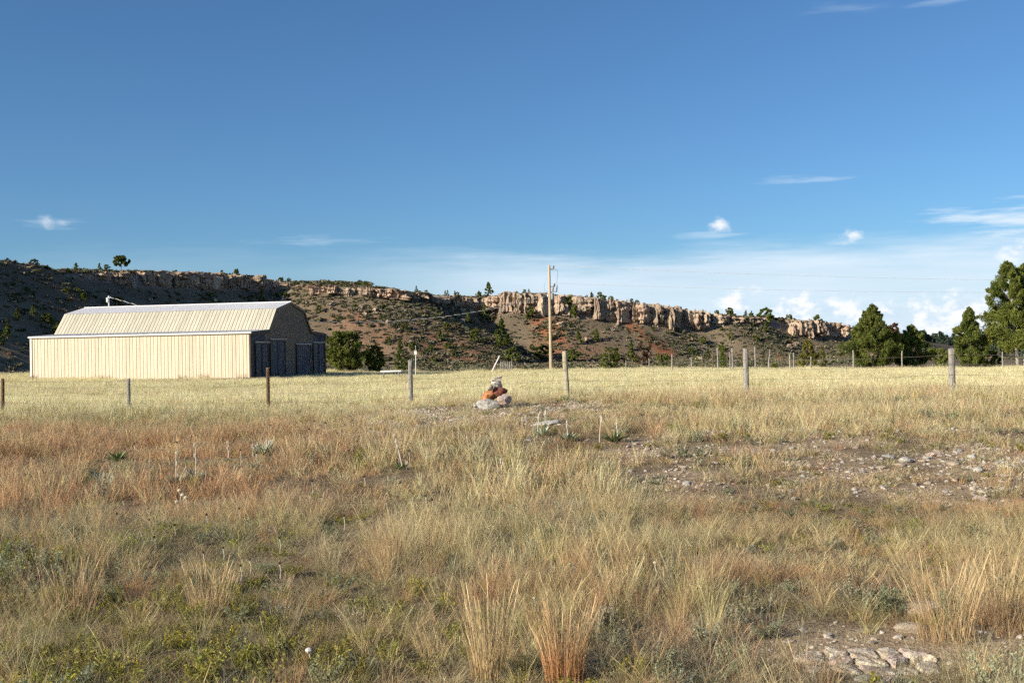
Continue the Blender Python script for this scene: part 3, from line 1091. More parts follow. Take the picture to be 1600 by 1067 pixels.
def build_fence():
    tops = []
    p0 = at(4, 600, fy0)
    e = empty('wire_fence', (0, 0, 0))
    tag(e, 'wire fence with seven round wooden posts across the prairie', 'fence')
    for i, (px, ptop, dia, mt, lean) in enumerate(POSTS):
        y = fy0 * (1 + fc * i)
        top = at(px, ptop, y)
        g = gz(top.x, y)
        bm = bmesh.new()
        r = np.random.default_rng(40 + i)
        h = top.z - g
        rings = []
        nr, ns = 9, 14
        ph = r.uniform(0, 6, 4)
        for a in range(nr):
            f = a / (nr - 1)
            z = -0.25 + (h + 0.25) * f
            rad = dia * 0.5 * (1.06 - 0.12 * f)
            cx = lean * (h - z) + 0.006 * math.sin(3 * f + ph[0])
            cy = 0.006 * math.sin(2.3 * f + ph[1])
            ring = []
            for k in range(ns):
                t = 2 * math.pi * k / ns
                rr = rad * (1 + 0.05 * math.sin(2 * t + ph[2] + f) + 0.04 * math.sin(5 * t + ph[3] + 2 * f) + r.normal() * 0.015)
                ring.append(bm.verts.new((cx + rr * math.cos(t), cy + rr * math.sin(t), z + (0.02 * math.cos(t + ph[0]) if a == nr - 1 else 0))))
            rings.append(ring)
        for a, b in zip(rings, rings[1:]):
            for k in range(ns):
                bm.faces.new((a[k], a[(k + 1) % ns], b[(k + 1) % ns], b[k]))
        c = bm.verts.new((lean * 0, 0, h + 0.012))
        for k in range(ns):
            bm.faces.new((rings[-1][k], rings[-1][(k + 1) % ns], c))
        me = bpy.data.meshes.new('post')
        bm.to_mesh(me)
        bm.free()
        me.materials.append(M[mt])
        for p in me.polygons:
            p.use_smooth = len(p.vertices) == 4
        obj('post', me, e, (top.x, y, g))
        tops.append((top.x, y, g, h, lean))
    ext = []
    for i in (-1, 7):       # the wires go on to posts beyond the picture
        y = fy0 * (1 + fc * i)
        x = fy0 * (-0.46667 + 0.127656 * i)
        ext.append((x, y, gz(x, y), 1.2, 0))
    line = [ext[0]] + tops + [ext[1]]
    r = np.random.default_rng(3)
    for w, hh in enumerate((0.32, 0.58, 0.84, 1.08)):
        pts = []
        for a, b in zip(line, line[1:]):
            for k in range(6):
                f = k / 6
                za, zb = a[2] + min(hh, a[3] - 0.06), b[2] + min(hh, b[3] - 0.06)
                sag = 0.07 * (0.4 + 0.6 * r.uniform()) * 4 * f * (1 - f)
                # the wire runs on the near face of the posts
                pts.append((a[0] + (b[0] - a[0]) * f, a[1] + (b[1] - a[1]) * f - 0.085, za + (zb - za) * f - sag))
        MB().tube(pts, 0.0032, 5).build('wire', M['wire'], e)
    for px in (528, 757, 1020, 1321):
        d = ray(px, 600)
        k = (d[0] - (-0.46667)) / (0.127656 - d[0] * fc)
        y = fy0 * (1 + fc * k)
        x = d[0] * y
        g = gz(x, y)
        MB().tube([(x, y - 0.09, g + 0.2), (x + 0.01, y - 0.092, g + 0.7), (x - 0.005, y - 0.09, g + 1.18)], 0.004, 5).build('stay', M['wire'], e)
    return e


build_fence()

# ------------------------------------------------------------------ fence posts at the far side of the field
FARP = [(978, 563, .09, 0), (1014, 560, .10, .02), (1050, 553, .13, 0), (1080, 560, .12, .03), (1113.5, 553, .12, -.02), (1121, 544, .16, 0), (1140.5, 550, .10, 0),
        (1143.8, 544, .16, .01), (1179.5, 542, .14, 0), (1203, 546, .19, -.10), (1233.7, 554, .17, 0), (1240, 551, .12, 0), (1267, 557, .13, 0),
        (1333, 547, .15, 0), (1345, 570, .10, .25), (1409, 548, .14, 0), (1566, 550, .14, 0)]


def build_far_fence():
    names = ['thin', 'short', 'stout']
    e = empty('corral_fence', (0, 0, 0))
    tag(e, 'row of uneven grey posts at the far edge of the field', 'fence')
    pts_all = []
    for i, (px, ptop, dia, lean) in enumerate(FARP):
        y = 99.0 + 2.0 * math.sin(i * 1.7) * 0.4
        t = at(px, ptop, y)
        g = gz(t.x, y) - 0.2
        r = np.random.default_rng(60 + i)
        h = t.z - g
        pts = [(lean * (h - z) + r.normal() * .012, r.normal() * .012, z) for z in np.linspace(0, h, 5)]
        obj('post', MB().tube(pts, [dia * .5 * (1.1 - 0.08 * k * (2.4 if abs(lean) > .05 else 1)) for k in range(5)], 8).mesh('post', M['wood_grey'] if i != 4 else M['wood_brown'], True),
            e, (t.x, y, g))
        pts_all.append((t.x, y, g, h))


build_far_fence()

# ------------------------------------------------------------------ utility pole, lines and service cables


def helix(pts, rad, r0, pitch, phase):
    out = []
    d = 0.0
    pts = [Vector(p) for p in pts]
    for i, p in enumerate(pts):
        if i:
            d += (p - pts[i - 1]).length
        t = (pts[min(i + 1, len(pts) - 1)] - pts[max(i - 1, 0)]).normalized()
        u = t.cross(Vector((0, 0, 1))).normalized()
        w = t.cross(u)
        a = 2 * math.pi * d / pitch + phase
        out.append(p + u * math.cos(a) * r0 + w * math.sin(a) * r0)
    return out


def catenary(a, b, sag, n):
    a, b = Vector(a), Vector(b)
    return [a.lerp(b, i / n) - Vector((0, 0, 4 * sag * (i / n) * (1 - i / n))) for i in range(n + 1)]


def drop_cable(name, a, b, sag, label):
    L = (Vector(b) - Vector(a)).length
    pts = catenary(a, b, sag, int(L / 0.09))
    e = empty(name, a)
    tag(e, label, 'cable')
    q = [Vector(p) - Vector(a) for p in pts]
    MB().tube(helix(q, 0, 0.018, 0.85, 0.0), 0.017, 5).build('bare_strand', M['alu'], e)
    MB().tube(helix(q, 0, 0.018, 0.85, math.pi), 0.019, 5).build('insulated_strand', M['black'], e)


PY = 107.0
ptop = at(858, 414.5, PY)
pg = gz(ptop.x, PY)


def build_pole():
    e = empty('utility_pole', (ptop.x, PY, pg))
    tag(e, 'tall tan wooden utility pole beyond the field edge', 'utility pole')
    h = ptop.z - pg
    MB().tube([(0.0, 0, -0.3), (0, 0, h * .3), (0.0, 0, h * .65), (0, 0, h)], [.165, .15, .135, .115], 14).build('shaft', M['pole'], e, smooth=False)
    for z, ln in ((h - 0.36, 0.46), (h - 2.1, 0.52)):
        b = MB().box((0.1, -0.05, z - .05), (ln, .05, z + .03)).build('bracket', M['steel'], e)
        ins = MB().tube([(ln - .02, 0, z + .031), (ln - .02, 0, z + .08), (ln - .02, 0, z + .16), (ln - .02, 0, z + .26), (ln - .02, 0, z + .30)], [.035, .09, .07, .09, .03], 10)
        ins.build('insulator', M['insul'], b)
    for dx in (0.30, 0.66):
        MB().tube([(dx, -.1, h - 2.62), (dx + .05, -.1, h - 2.3), (dx + .10, -.1, h - 1.95)], [.06, .075, .03], 8).build('fuse_cutout', M['insul'], e)
    MB().box((.1, -.13, h - 2.66), (.74, -.05, h - 2.58)).build('cutout_arm', M['steel'], e)
    MB().tube([(.26, -.06, h - 3.35), (.26, -.06, h - 2.75)], .17, 12).build('transformer', M['steel'], e)
    MB().tube([(0.08, 0, h - .5), (.75, 0, h - .42), (.85, 0, h - .7), (.70, -.1, h - 1.9)], .012, 5).build('jumper', M['black'], e)
    MB().tube([(-.16, -.03, h - 1.2), (-.55, -.03, h - 2.0), (-.5, -.03, h - 2.5), (-.16, -.03, h - 2.7)], .010, 5).build('jumper', M['black'], e)
    MB().tube([(-.17, -.06, h - 3.1), (-.17, -.06, h - 2.85)], .06, 8).build('cable_clamp', M['white'], e)
    return h


PH = build_pole()
for z, pe, nm, lb in ((PH - 0.04, 431, 'power_line', 'upper thin power line running right from pole top'),
                      (PH - 1.76, 450, 'power_line', 'lower thin power line running right from pole')):
    a = Vector((ptop.x + 0.46, PY, pg + z))
    q = at(1600, pe, 120.0)
    b = a + (q - a) * 1.5
    o = MB().tube(catenary((0, 0, 0), b - a, 0.55, 40), 0.016, 5).build(nm, M['alu'], loc=a)
    tag(o, lb, 'power line')


def barn_pt(u, v, z):
    c, s_ = math.cos(BA), math.sin(BA)
    return Vector((barn.location.x + u * c - v * s_, barn.location.y + u * s_ + v * c, barn.location.z + z))


drop_cable('service_cable', barn_pt(L_ + 0.16, 11.3, 4.72), (ptop.x - 0.2, PY, pg + PH - 2.95), 0.95, 'twisted service cable sagging between barn gable and utility pole')


def build_mast():
    b = barn_pt(4.6, W_ + 1.2, 0)
    q = at(170, 464, b.y)
    g = gz(q.x, b.y)
    e = empty('service_mast', (q.x, b.y, g))
    tag(e, 'white topped service mast showing above the barn ridge', 'mast')
    h = q.z - g + 0.05
    MB().tube([(0, 0, -0.2), (0, 0, h)], 0.06, 10).build('mast_pipe', M['white'], e)
    MB().tube([(-.02, 0, h - .55), (-.10, 0, h - .5), (-.12, 0, h - .15), (-.03, 0, h + .02), (.05, 0, h + .04)], [.10, .14, .13, .09, .03], 10).build('weather_head', M['white'], e)
    MB().tube([(.05, 0, h - .12), (.22, 0, h - .1)], .045, 8).build('insulator', M['white'], e)
    c = barn_pt(10.0, W_ - 0.1, ZE + 0.6)
    drop_cable('service_cable', Vector((q.x + .2, b.y, g + h - .1)), c, 0.1, 'short twisted cable from mast down behind barn roof')


build_mast()

# ------------------------------------------------------------------ small things at the edge of the field


def build_small():
    # thin white pipe with a box on it
    t = at(648.5, 540, 91)
    g = gz(t.x, 91)
    e = empty('nest_box_pole', (t.x, 91, g))
    tag(e, 'thin white pole carrying a small white box', 'pole')
    h = t.z - g
    MB().tube([(0, 0, -.2), (.05, 0, h - 0.6)], .03, 8).build('pole_pipe', M['white'], e)
    bx = MB().box((-.07, -.1, h - .75), (.13, .1, h - .42)).build('box', M['white'], e)
    MB().prism([(-.10, -.13, h - .418), (.16, -.13, h - .418), (.03, -.13, h - .30)], (0, .26, 0)).build('lid', M['wood_grey'], bx)
    MB().tube([(.05, 0, h - .30), (.045, 0, h)], .015, 6).build('spike', M['white'], e)
    # low white trough
    t = at(611, 578, 87)
    g = gz(t.x, 87)
    e = empty('feed_trough', (t.x, 87, g))
    tag(e, 'low white trough on short legs beside dark juniper', 'trough')
    z = t.z - g - .10
    tr = MB()
    tr.box((-.80, -.25, z - .05), (.80, .25, z - .005)).box((-.80, -.28, z - .05), (.80, -.252, z + .06)).box((-.80, .252, z - .05), (.80, .28, z + .06))
    tr.box((-.83, -.28, z - .05), (-.802, .28, z + .06)).box((.802, -.28, z - .05), (.83, .28, z + .06))
    tr.build('basin', M['white'], e)
    for sx in (-.6, .6):
        MB().box((sx - .04, -.2, -.1), (sx + .04, .2, z - .052)).build('leg', M['wood_grey'], e)
    # leaning beam and old gate
    a, b = at(766.5, 577, 100), at(780.5, 556, 100)
    g = gz(a.x, 100)
    e = empty('brace_post', (a.x, 100, g))
    tag(e, 'pale beam leaning against a dark post behind the cairn', 'post')
    MB().tube([(0, 0, -.1), (b.x - a.x, 0, b.z - g)], [.06, .05], 8).build('leaning_beam', M['white'], e)
    c = at(774.5, 568, 100.2)
    MB().tube([(c.x - a.x, .25, -.2), (c.x - a.x, .25, c.z - g)], .09, 8).build('upright', M['wood_brown'], e)
    c = at(791, 566, 101)
    g2 = gz(c.x, 101)
    e = empty('slatted_gate', (c.x, 101, g2))
    tag(e, 'old grey slatted gate to the right of a leaning beam', 'gate')
    hh = c.z - g2 + .1
    for k in range(6):
        MB().box((-.55 + k * .2, -.02, .05), (-.46 + k * .2, .02, hh - .04 * (k % 3))).build('slat', M['wood_grey'], e)
    for z in (.3, hh - .35):
        MB().box((-.6, .021, z), (.6, .055, z + .09)).build('rail', M['wood_grey'], e)


build_small()

# ------------------------------------------------------------------ trees behind the field
def build_trees():
    def place(px, pt, pw, y, seed, label, kind='pine_tree', mat='pine', clumps=150, per=70, leaf=0.17, bare_frac=0.06, top=0.6, trunks=1, bark='bark', base=None, cat='tree'):
        t = at(px, pt, y)
        g = gz(t.x, y)
        h = t.z - g
        w = pw / FPX * y
        tm, cm = pine_parts(h, w, seed, clumps, per, leaf, bare_frac, top, bark, mat, trunks)
        tree(kind, (t.x, y, g - 0.05), tm, cm, label, cat)
    place(538, 519, 66, 112, 1, 'dense dark juniper right beside the barn end', 'juniper', 'juniper', 212, 170, .075, .02, .42, 2)
    place(586, 541, 42, 114, 2, 'lower juniper between the dense juniper and a slim pine', 'juniper', 'juniper', 112, 127, .075, .02, .45, 1)
    place(625, 530, 22, 125, 3, 'slim young pine left of the thin white pole', 'pine_tree', 'pine', 75, 95, .075, .05, .8)
    place(956, 545, 38, 122, 4, 'round bright green bush right of the tan utility pole', 'bush', 'juniper', 100, 127, .075, .0, .4, 2, cat='bush')
    place(1008, 538, 26, 128, 5, 'russet brown bush between two green bushes', 'bush', 'russet', 62, 85, .075, .0, .5, 2, cat='bush')
    place(1035, 553, 30, 124, 6, 'small green bush right of the russet bush', 'bush', 'juniper', 62, 106, .075, .0, .4, 2, cat='bush')
    place(1129, 540, 17, 122, 7, 'narrow young pine just left of the stout grey post', 'pine_tree', 'pine', 50, 95, .075, .03, .7)
    place(1210, 569, 14, 108, 8, 'tiny green bush at the foot of a crooked post', 'bush', 'juniper', 30, 85, .075, .0, .4, 2, cat='bush')
    place(1262, 531, 42, 110, 9, 'yellowing young pine standing alone right of the stout post', 'pine_tree', 'autumn', 100, 106, .075, .03, .75)
    place(1285, 541, 18, 128, 10, 'small faded pine behind the yellowing pine', 'pine_tree', 'autumn', 45, 85, .075, .03, .7)
    place(1362, 479, 108, 106, 11, 'broad green pine with upswept tufts, branches down to the ground', 'pine_tree', 'pine', 270, 187, .075, .02, .80, 1)
    place(1398, 506, 46, 116, 12, 'dark half bare pine behind the broad green pine', 'pine_tree', 'russet', 87, 76, .075, .25, .5)
    place(1424, 509, 76, 109, 13, 'bushy dark pine to the right of the broad green pine', 'pine_tree', 'pine', 225, 170, .075, .02, .75, 1)
    place(1470, 545, 40, 118, 14, 'low green bush in the gap between the pines', 'bush', 'juniper', 75, 106, .075, .0, .4, 2, cat='bush')
    place(1514, 482, 76, 109, 15, 'middle sized pine left of the tallest tree', 'pine_tree', 'pine', 237, 170, .075, .06, .85, 1)
    place(1548, 548, 40, 113, 16, 'low dark bush under the tallest tree', 'bush', 'juniper', 75, 106, .075, .0, .4, 2, cat='bush')
    place(1592, 413, 136, 108, 17, 'tallest tree, a bushy pine on two pale trunks', 'pine_tree', 'juniper', 425, 212, .075, .17, .72, 2, 'pale_bark')
    place(1640, 470, 90, 112, 18, 'pine cut off by the right edge of the picture', 'pine_tree', 'pine', 200, 170, .075, .04, .55, 1)

    # pines and junipers on the hill: a few shapes, each copy its own thing
    kinds = []
    for i in range(4):
        kinds.append(('pine_tree',) + pine_parts(6.0, 3.2, 200 + i, 42, 34, .36, .06, .7, 'bark', 'pine'))
    for i in range(4):
        kinds.append(('juniper',) + pine_parts(3.2, 3.2, 220 + i, 34, 34, .32, .0, .40, 'bark', 'juniper'))
    kinds.append(('pine_tree',) + pine_parts(6.0, 6.8, 240, 80, 60, .34, .40, .34, 'bark', 'pine'))

    def on_hill(px, pb, hpx, k, label, group=None, wide=1.0, rim=0):
        if rim:
            yy = np.interp(px, [p_[0] for p_ in _rim_px], [p_[1] for p_ in _rim_px]) + rim
            xx = ray(px, pb)[0] * yy
            p = Vector((xx, yy, gz(xx, yy)))
        else:
            p = hit(px, pb, 140)
        e = tree(kinds[k][0], (p.x, p.y, p.z - 0.15), kinds[k][1], kinds[k][2], label, 'tree', group)
        h = hpx / FPX * p.y
        s_ = h / (6.0 if kinds[k][0] == 'pine_tree' else 3.2)
        e.scale = (s_ * wide, s_ * wide, s_)
        e.rotation_euler = (0, 0, px * 1.37)
    on_hill(189, 411, 27, 8, 'lone flat crowned pine on the skyline above the barn', rim=9, wide=1.15)
    on_hill(763, 455, 24, 0, 'pine standing alone on the skyline left of the utility pole', rim=8, wide=1.25)
    on_hill(785, 545, 46, 1, 'tall pine on the slope left of the utility pole', wide=1.15)
    on_hill(758, 502, 26, 2, 'pine in the shaded gully below the skyline pine', wide=1.2)
    on_hill(806, 488, 24, 3, 'pine at the foot of the cliff left of the pole', wide=1.2)
    on_hill(889, 497, 32, 5, 'dark juniper at the cliff foot right of the pole', wide=.95)
    on_hill(830, 500, 20, 4, 'juniper below the cliff just left of the pole')
    on_hill(688, 535, 20, 3, 'small pine standing by itself in the middle of the lit slope')
    on_hill(937, 462, 13, 6, 'round juniper on the rim above the tallest cliff', rim=5)
    on_hill(1277, 514, 18, 7, 'juniper set against the last stretch of pale cliff')
    on_hill(1196, 506, 22, 5, 'broad dark juniper in the gap of the cliff', wide=1.3)
    on_hill(1140, 498, 14, 4, 'juniper on top of the gap in the cliff', wide=1.3, rim=4)
    on_hill(740, 535, 18, 6, 'juniper in the shadow left of the tall slope pine')
    on_hill(800, 565, 22, 7, 'dark juniper near the hill foot below the tall slope pine', wide=1.5)
    on_hill(850, 562, 22, 5, 'dark juniper at the hill foot behind the utility pole', wide=1.6)
    on_hill(895, 566, 20, 4, 'dark juniper at the hill foot behind a fence post', wide=1.6)
    r = np.random.default_rng(77)
    # the rim, thick with small trees
    for i in range(80):
        px = r.uniform(-10, 1400)
        if px < 450 and r.uniform() < .45:
            continue
        s_ = px
        top = np.interp(px, [p[0] for p in _rim_px], [p[2] for p in _rim_px])
        yy = np.interp(px, [p[0] for p in _rim_px], [p[1] for p in _rim_px]) + r.uniform(1, 16)
        d = ray(px, top)
        x = d[0] * yy
        k = int(r.choice([0, 1, 2, 3, 4, 5, 6, 7], p=[.07, .07, .07, .07, .18, .18, .18, .18]))
        h = r.uniform(1.0, 2.4) if k > 3 else r.uniform(1.6, 3.2)
        sc_ = h / (6.0 if k < 4 else 3.2)
        e = tree(kinds[k][0], (x, yy, gz(x, yy) - 0.1), kinds[k][1], kinds[k][2],
                 'small pine growing along the rim of the hill' if k < 4 else 'small juniper growing along the rim of the hill', 'tree',
                 'small pines along the rim' if k < 4 else 'small junipers along the rim')
        in_row(e, px, 'small pine' if k < 4 else 'small juniper', zone(px, (
            (110, 'on the rim left of the barn roof'), (300, 'on the rim above the left barn roof'), (450, 'on the rim above the right barn roof'), (660, 'on the broken rim right of the barn'),
            (860, 'on the rim left of the utility pole'), (1110, 'on the rim above the tallest cliff'), (9999, 'on the rim above the low right cliff'))))
        e.scale = (sc_ * r.uniform(.9, 1.5),) * 2 + (sc_,)
        e.rotation_euler = (0, 0, r.uniform(0, 6))
    # the slope
    n = 0
    while n < 85:
        px, pb = r.uniform(-10, 1330), r.uniform(440, 572)
        p = hit(px, pb, 140)
        d, zt, hc = [float(v[0]) for v in rim_near(np.array([p.x]), np.array([p.y]))]
        if not (-90 < d < -3.0):
            continue
        lit = 460 < px < 640
        if lit and r.uniform() < .6:
            continue
        k = int(r.choice([0, 1, 2, 3, 4, 5, 6, 7], p=[.05, .05, .05, .05, .2, .2, .2, .2]))
        h = r.uniform(1.4, 3.0) if k > 3 else r.uniform(3.0, 5.5)
        sc_ = h / (6.0 if k < 4 else 3.2)
        e = tree(kinds[k][0], (p.x, p.y, p.z - 0.15), kinds[k][1], kinds[k][2],
                 'pine growing on the hill slope below the cliffs' if k < 4 else 'dark juniper bush on the hill slope below the cliffs', 'tree',
                 'pines on the hill slope' if k < 4 else 'junipers on the hill slope')
        in_row(e, px, 'pine' if k < 4 else 'dark juniper', zone(px, (
            (250, 'on the shaded slope left of the barn ridge'), (480, 'on the shaded slope behind the barn'), (660, 'on the sunlit slope right of the barn'),
            (860, 'on the slope left of the utility pole'), (1000, 'on the slope right of the utility pole'), (1150, 'on the slope under the tallest cliff'), (9999, 'on the slope under the low right cliff'))))
        e.scale = (sc_ * r.uniform(.95, 1.4),) * 2 + (sc_,)
        e.rotation_euler = (0, 0, r.uniform(0, 6))
        n += 1


build_trees()

# ------------------------------------------------------------------ instanced stuff: helper
LIB = {}


def scatter(name, label, kinds, P, idx, rot, scl, tint, kind='stuff'):
    """one stuff object: each point carries its own turn, size and tint; geometry nodes set a small mesh on it"""
    col = bpy.data.collections.new(name + '_pieces')
    for i, me in enumerate(kinds):
        o = bpy.data.objects.new('%s_piece_%02d' % (name, i), me)
        col.objects.link(o)
    me = bpy.data.meshes.new(name)
    me.vertices.add(len(P))
    me.vertices.foreach_set('co', np.asarray(P, np.float32).ravel())
    attr(me, 'idx', np.asarray(idx, np.int32), 'INT')
    attr(me, 'rot', np.asarray(rot, np.float32), 'FLOAT_VECTOR')
    attr(me, 'scl', np.asarray(scl, np.float32), 'FLOAT_VECTOR')
    t4 = np.ones((len(P), 4), np.float32)
    t4[:, :3] = tint
    attr(me, 'tint', t4, 'FLOAT_COLOR')
    o = obj(name, me)
    ng = bpy.data.node_groups.new(name, 'GeometryNodeTree')
    ng.interface.new_socket('Geometry', in_out='INPUT', socket_type='NodeSocketGeometry')
    ng.interface.new_socket('Geometry', in_out='OUTPUT', socket_type='NodeSocketGeometry')
    n, l = ng.nodes, ng.links
    gi, go = n.new('NodeGroupInput'), n.new('NodeGroupOutput')
    ci = n.new('GeometryNodeCollectionInfo')
    ci.inputs['Collection'].default_value = col
    ci.inputs['Separate Children'].default_value = True
    ci.inputs['Reset Children'].default_value = True
    ip = n.new('GeometryNodeInstanceOnPoints')
    ip.inputs['Pick Instance'].default_value = True

    def na(nm, typ):
        a = n.new('GeometryNodeInputNamedAttribute')
        a.data_type = typ
        a.inputs[0].default_value = nm
        return a.outputs[0]
    er = n.new('FunctionNodeEulerToRotation')
    l.new(na('rot', 'FLOAT_VECTOR'), er.inputs[0])
    l.new(gi.outputs[0], ip.inputs['Points'])
    l.new(ci.outputs[0], ip.inputs['Instance'])
    l.new(na('idx', 'INT'), ip.inputs['Instance Index'])
    l.new(er.outputs[0], ip.inputs['Rotation'])
    l.new(na('scl', 'FLOAT_VECTOR'), ip.inputs['Scale'])
    l.new(ip.outputs[0], go.inputs[0])
    md = o.modifiers.new('scatter', 'NODES')
    md.node_group = ng
    return tag(o, label, kind=kind)


def tuft(name, seed, n, h0, h1, rad, w, lean, curve, mat, segs=4, head=0.0, tipw=0.15, vary=1.0):
    """a clump of blades; each blade a curved strip"""
    r = np.random.default_rng(seed)
    V, F, Cc = [], [], []
    for b in range(n):
        a = r.uniform(0, 2 * math.pi)
        rr = rad * math.sqrt(r.uniform())
        x, y = rr * math.cos(a), rr * math.sin(a)
        h = r.uniform(h0, h1)
        la = a + r.normal() * 0.7
        ln = lean * r.uniform(0.2, 1.0) + 0.25 * rr / max(rad, .01) * lean
        cv = curve * r.uniform(0.2, 1.0)
        fa = r.uniform(0, math.pi)
        fx, fy = math.cos(fa), math.sin(fa)
        ww = w * r.uniform(0.7, 1.3)
        base = len(V)
        rv = .5 + (r.uniform() - .5) * vary
        hd = head and r.uniform() < head
        for i in range(segs + 1):
            f = i / segs
            o = h * (ln * f + cv * f * f)
            zz = h * f * (1 - 0.35 * cv * f)
            px_, py_ = x + math.cos(la) * o, y + math.sin(la) * o
            wd = ww * (1 - (1 - tipw) * f)
            if hd and f > 0.7:
                wd = ww * 1.5 * (1.05 - abs(f - .85) * 3)
            V += [(px_ - fx * wd / 2, py_ - fy * wd / 2, zz - 0.01), (px_ + fx * wd / 2, py_ + fy * wd / 2, zz - 0.01)]
            Cc += [(rv, f, 0, 1)] * 2
            if i:
                k = base + 2 * i
                F.append((k - 2, k - 1, k + 1, k))
    me = mesh_np(name, V, np.array(F), mat)
    attr(me, 'bc', np.array(Cc, np.float32), 'FLOAT_COLOR')
    return me


def forb(name, seed, stems, h0, h1, rad, leaf, per, mat, flower=0.0, spread=0.6):
    """a leafy weed: stems with small leaves, flowers at the tips if asked"""
    r = np.random.default_rng(seed)
    P, fl, hg = [], [], []
    V, F, Cc = [], [], []
    for s_ in range(stems):
        a = r.uniform(0, 2 * math.pi)
        h = r.uniform(h0, h1)
        tip = np.array([rad * math.cos(a) * r.uniform(.3, 1), rad * math.sin(a) * r.uniform(.3, 1), h])
        b = tip * np.array([.25, .25, 0])
        k = len(V)
        V += [tuple(b - [.0015, 0, 0.01]), tuple(b + [.0015, 0, -0.01]), tuple(tip + [.001, 0, 0]), tuple(tip - [.001, 0, 0])]
        F.append((k, k + 1, k + 2, k + 3))
        Cc += [(.4, .3, 0, 1)] * 4
        for j in range(per):
            f = r.uniform(.12, 1)
            P.append(b + (tip - b) * f + r.normal(size=3) * leaf * .7)
            isf = f > .82 and r.uniform() < flower
            fl.append(1.0 if isf else 0.0)
            hg.append(f * .5)
    P = np.array(P)
    Vq, Fq = rand_quads(P, leaf, r, 0.5, 2.2)
    me = mesh_np(name, np.concatenate([np.array(V), Vq]), np.concatenate([np.array(F), Fq + len(V)]), mat)
    rv = r.uniform(size=len(P))
    cq = np.repeat(np.stack([rv, hg, fl, np.ones(len(P))], 1), 4, 0)
    attr(me, 'bc', np.concatenate([np.array(Cc), cq]).astype(np.float32), 'FLOAT_COLOR')
    return me


# ------------------------------------------------------------------ prairie grass
B = M['blade']
near_k = []
near_k += [tuft('straw', 300 + i, 26, .12, .33, .070, .0019, .24, .45, B, 5, .35) for i in range(5)]          # 0-4 loose straw
near_k += [tuft('bunch', 310 + i, 70, .14, .38, .060, .0018, .22, .34, B, 5, .25) for i in range(4)]          # 5-8 dense upright bunch
near_k += [tuft('short', 320 + i, 44, .05, .15, .110, .0022, .45, .80, B, 4, 0) for i in range(4)]            # 9-12 short curly
near_k += [tuft('litter', 330 + i, 22, .10, .24, .100, .0022, 1.6, .70, B, 4, 0) for i in range(3)]           # 13-15 fallen stems
near_k += [forb('forb', 340 + i, 16, .05, .13, .11, .0085, 30, B, 0.0) for i in range(3)]                     # 16-18 leafy weed
near_k += [forb('flower', 350 + i, 18, .06, .14, .12, .0075, 26, B, .30) for i in range(2)]                   # 19-20 with yellow flowers
near_k += [forb('sage', 360 + i, 20, .08, .20, .11, .0080, 34, B, 0.0) for i in range(2)]                     # 21-22 grey sage
mid_k = []
mid_k += [tuft('mid_straw', 400 + i, 30, .14, .38, .11, .0044, .24, .34, B, 4, .3) for i in range(4)]         # 0-3
mid_k += [tuft('mid_short', 410 + i, 36, .05, .15, .16, .0050, .45, .7, B, 3, 0) for i in range(3)]           # 4-6
mid_k += [forb('mid_forb', 420 + i, 12, .08, .18, .14, .014, 20, B, 0) for i in range(2)]                     # 7-8
far_k = []
far_k += [tuft('far_straw', 430 + i, 34, .10, .26, .34, .010, .25, .3, B, 3, 0, vary=.4) for i in range(4)]            # 0-3
far_k += [tuft('far_low', 440 + i, 34, .06, .14, .36, .011, .3, .4, B, 3, 0, vary=.4) for i in range(2)]               # 4-5

COLR = {'straw': (.61, .49, .265), 'red': (.53, .315, .170), 'olive': (.345, .305, .125), 'pale': (.76, .68, .40),
        'grey': (.43, .385, .255), 'brown': (.31, .21, .12), 'green': (.30, .27, .065), 'sage': (.31, .305, .195)}
KEYS = list(COLR)


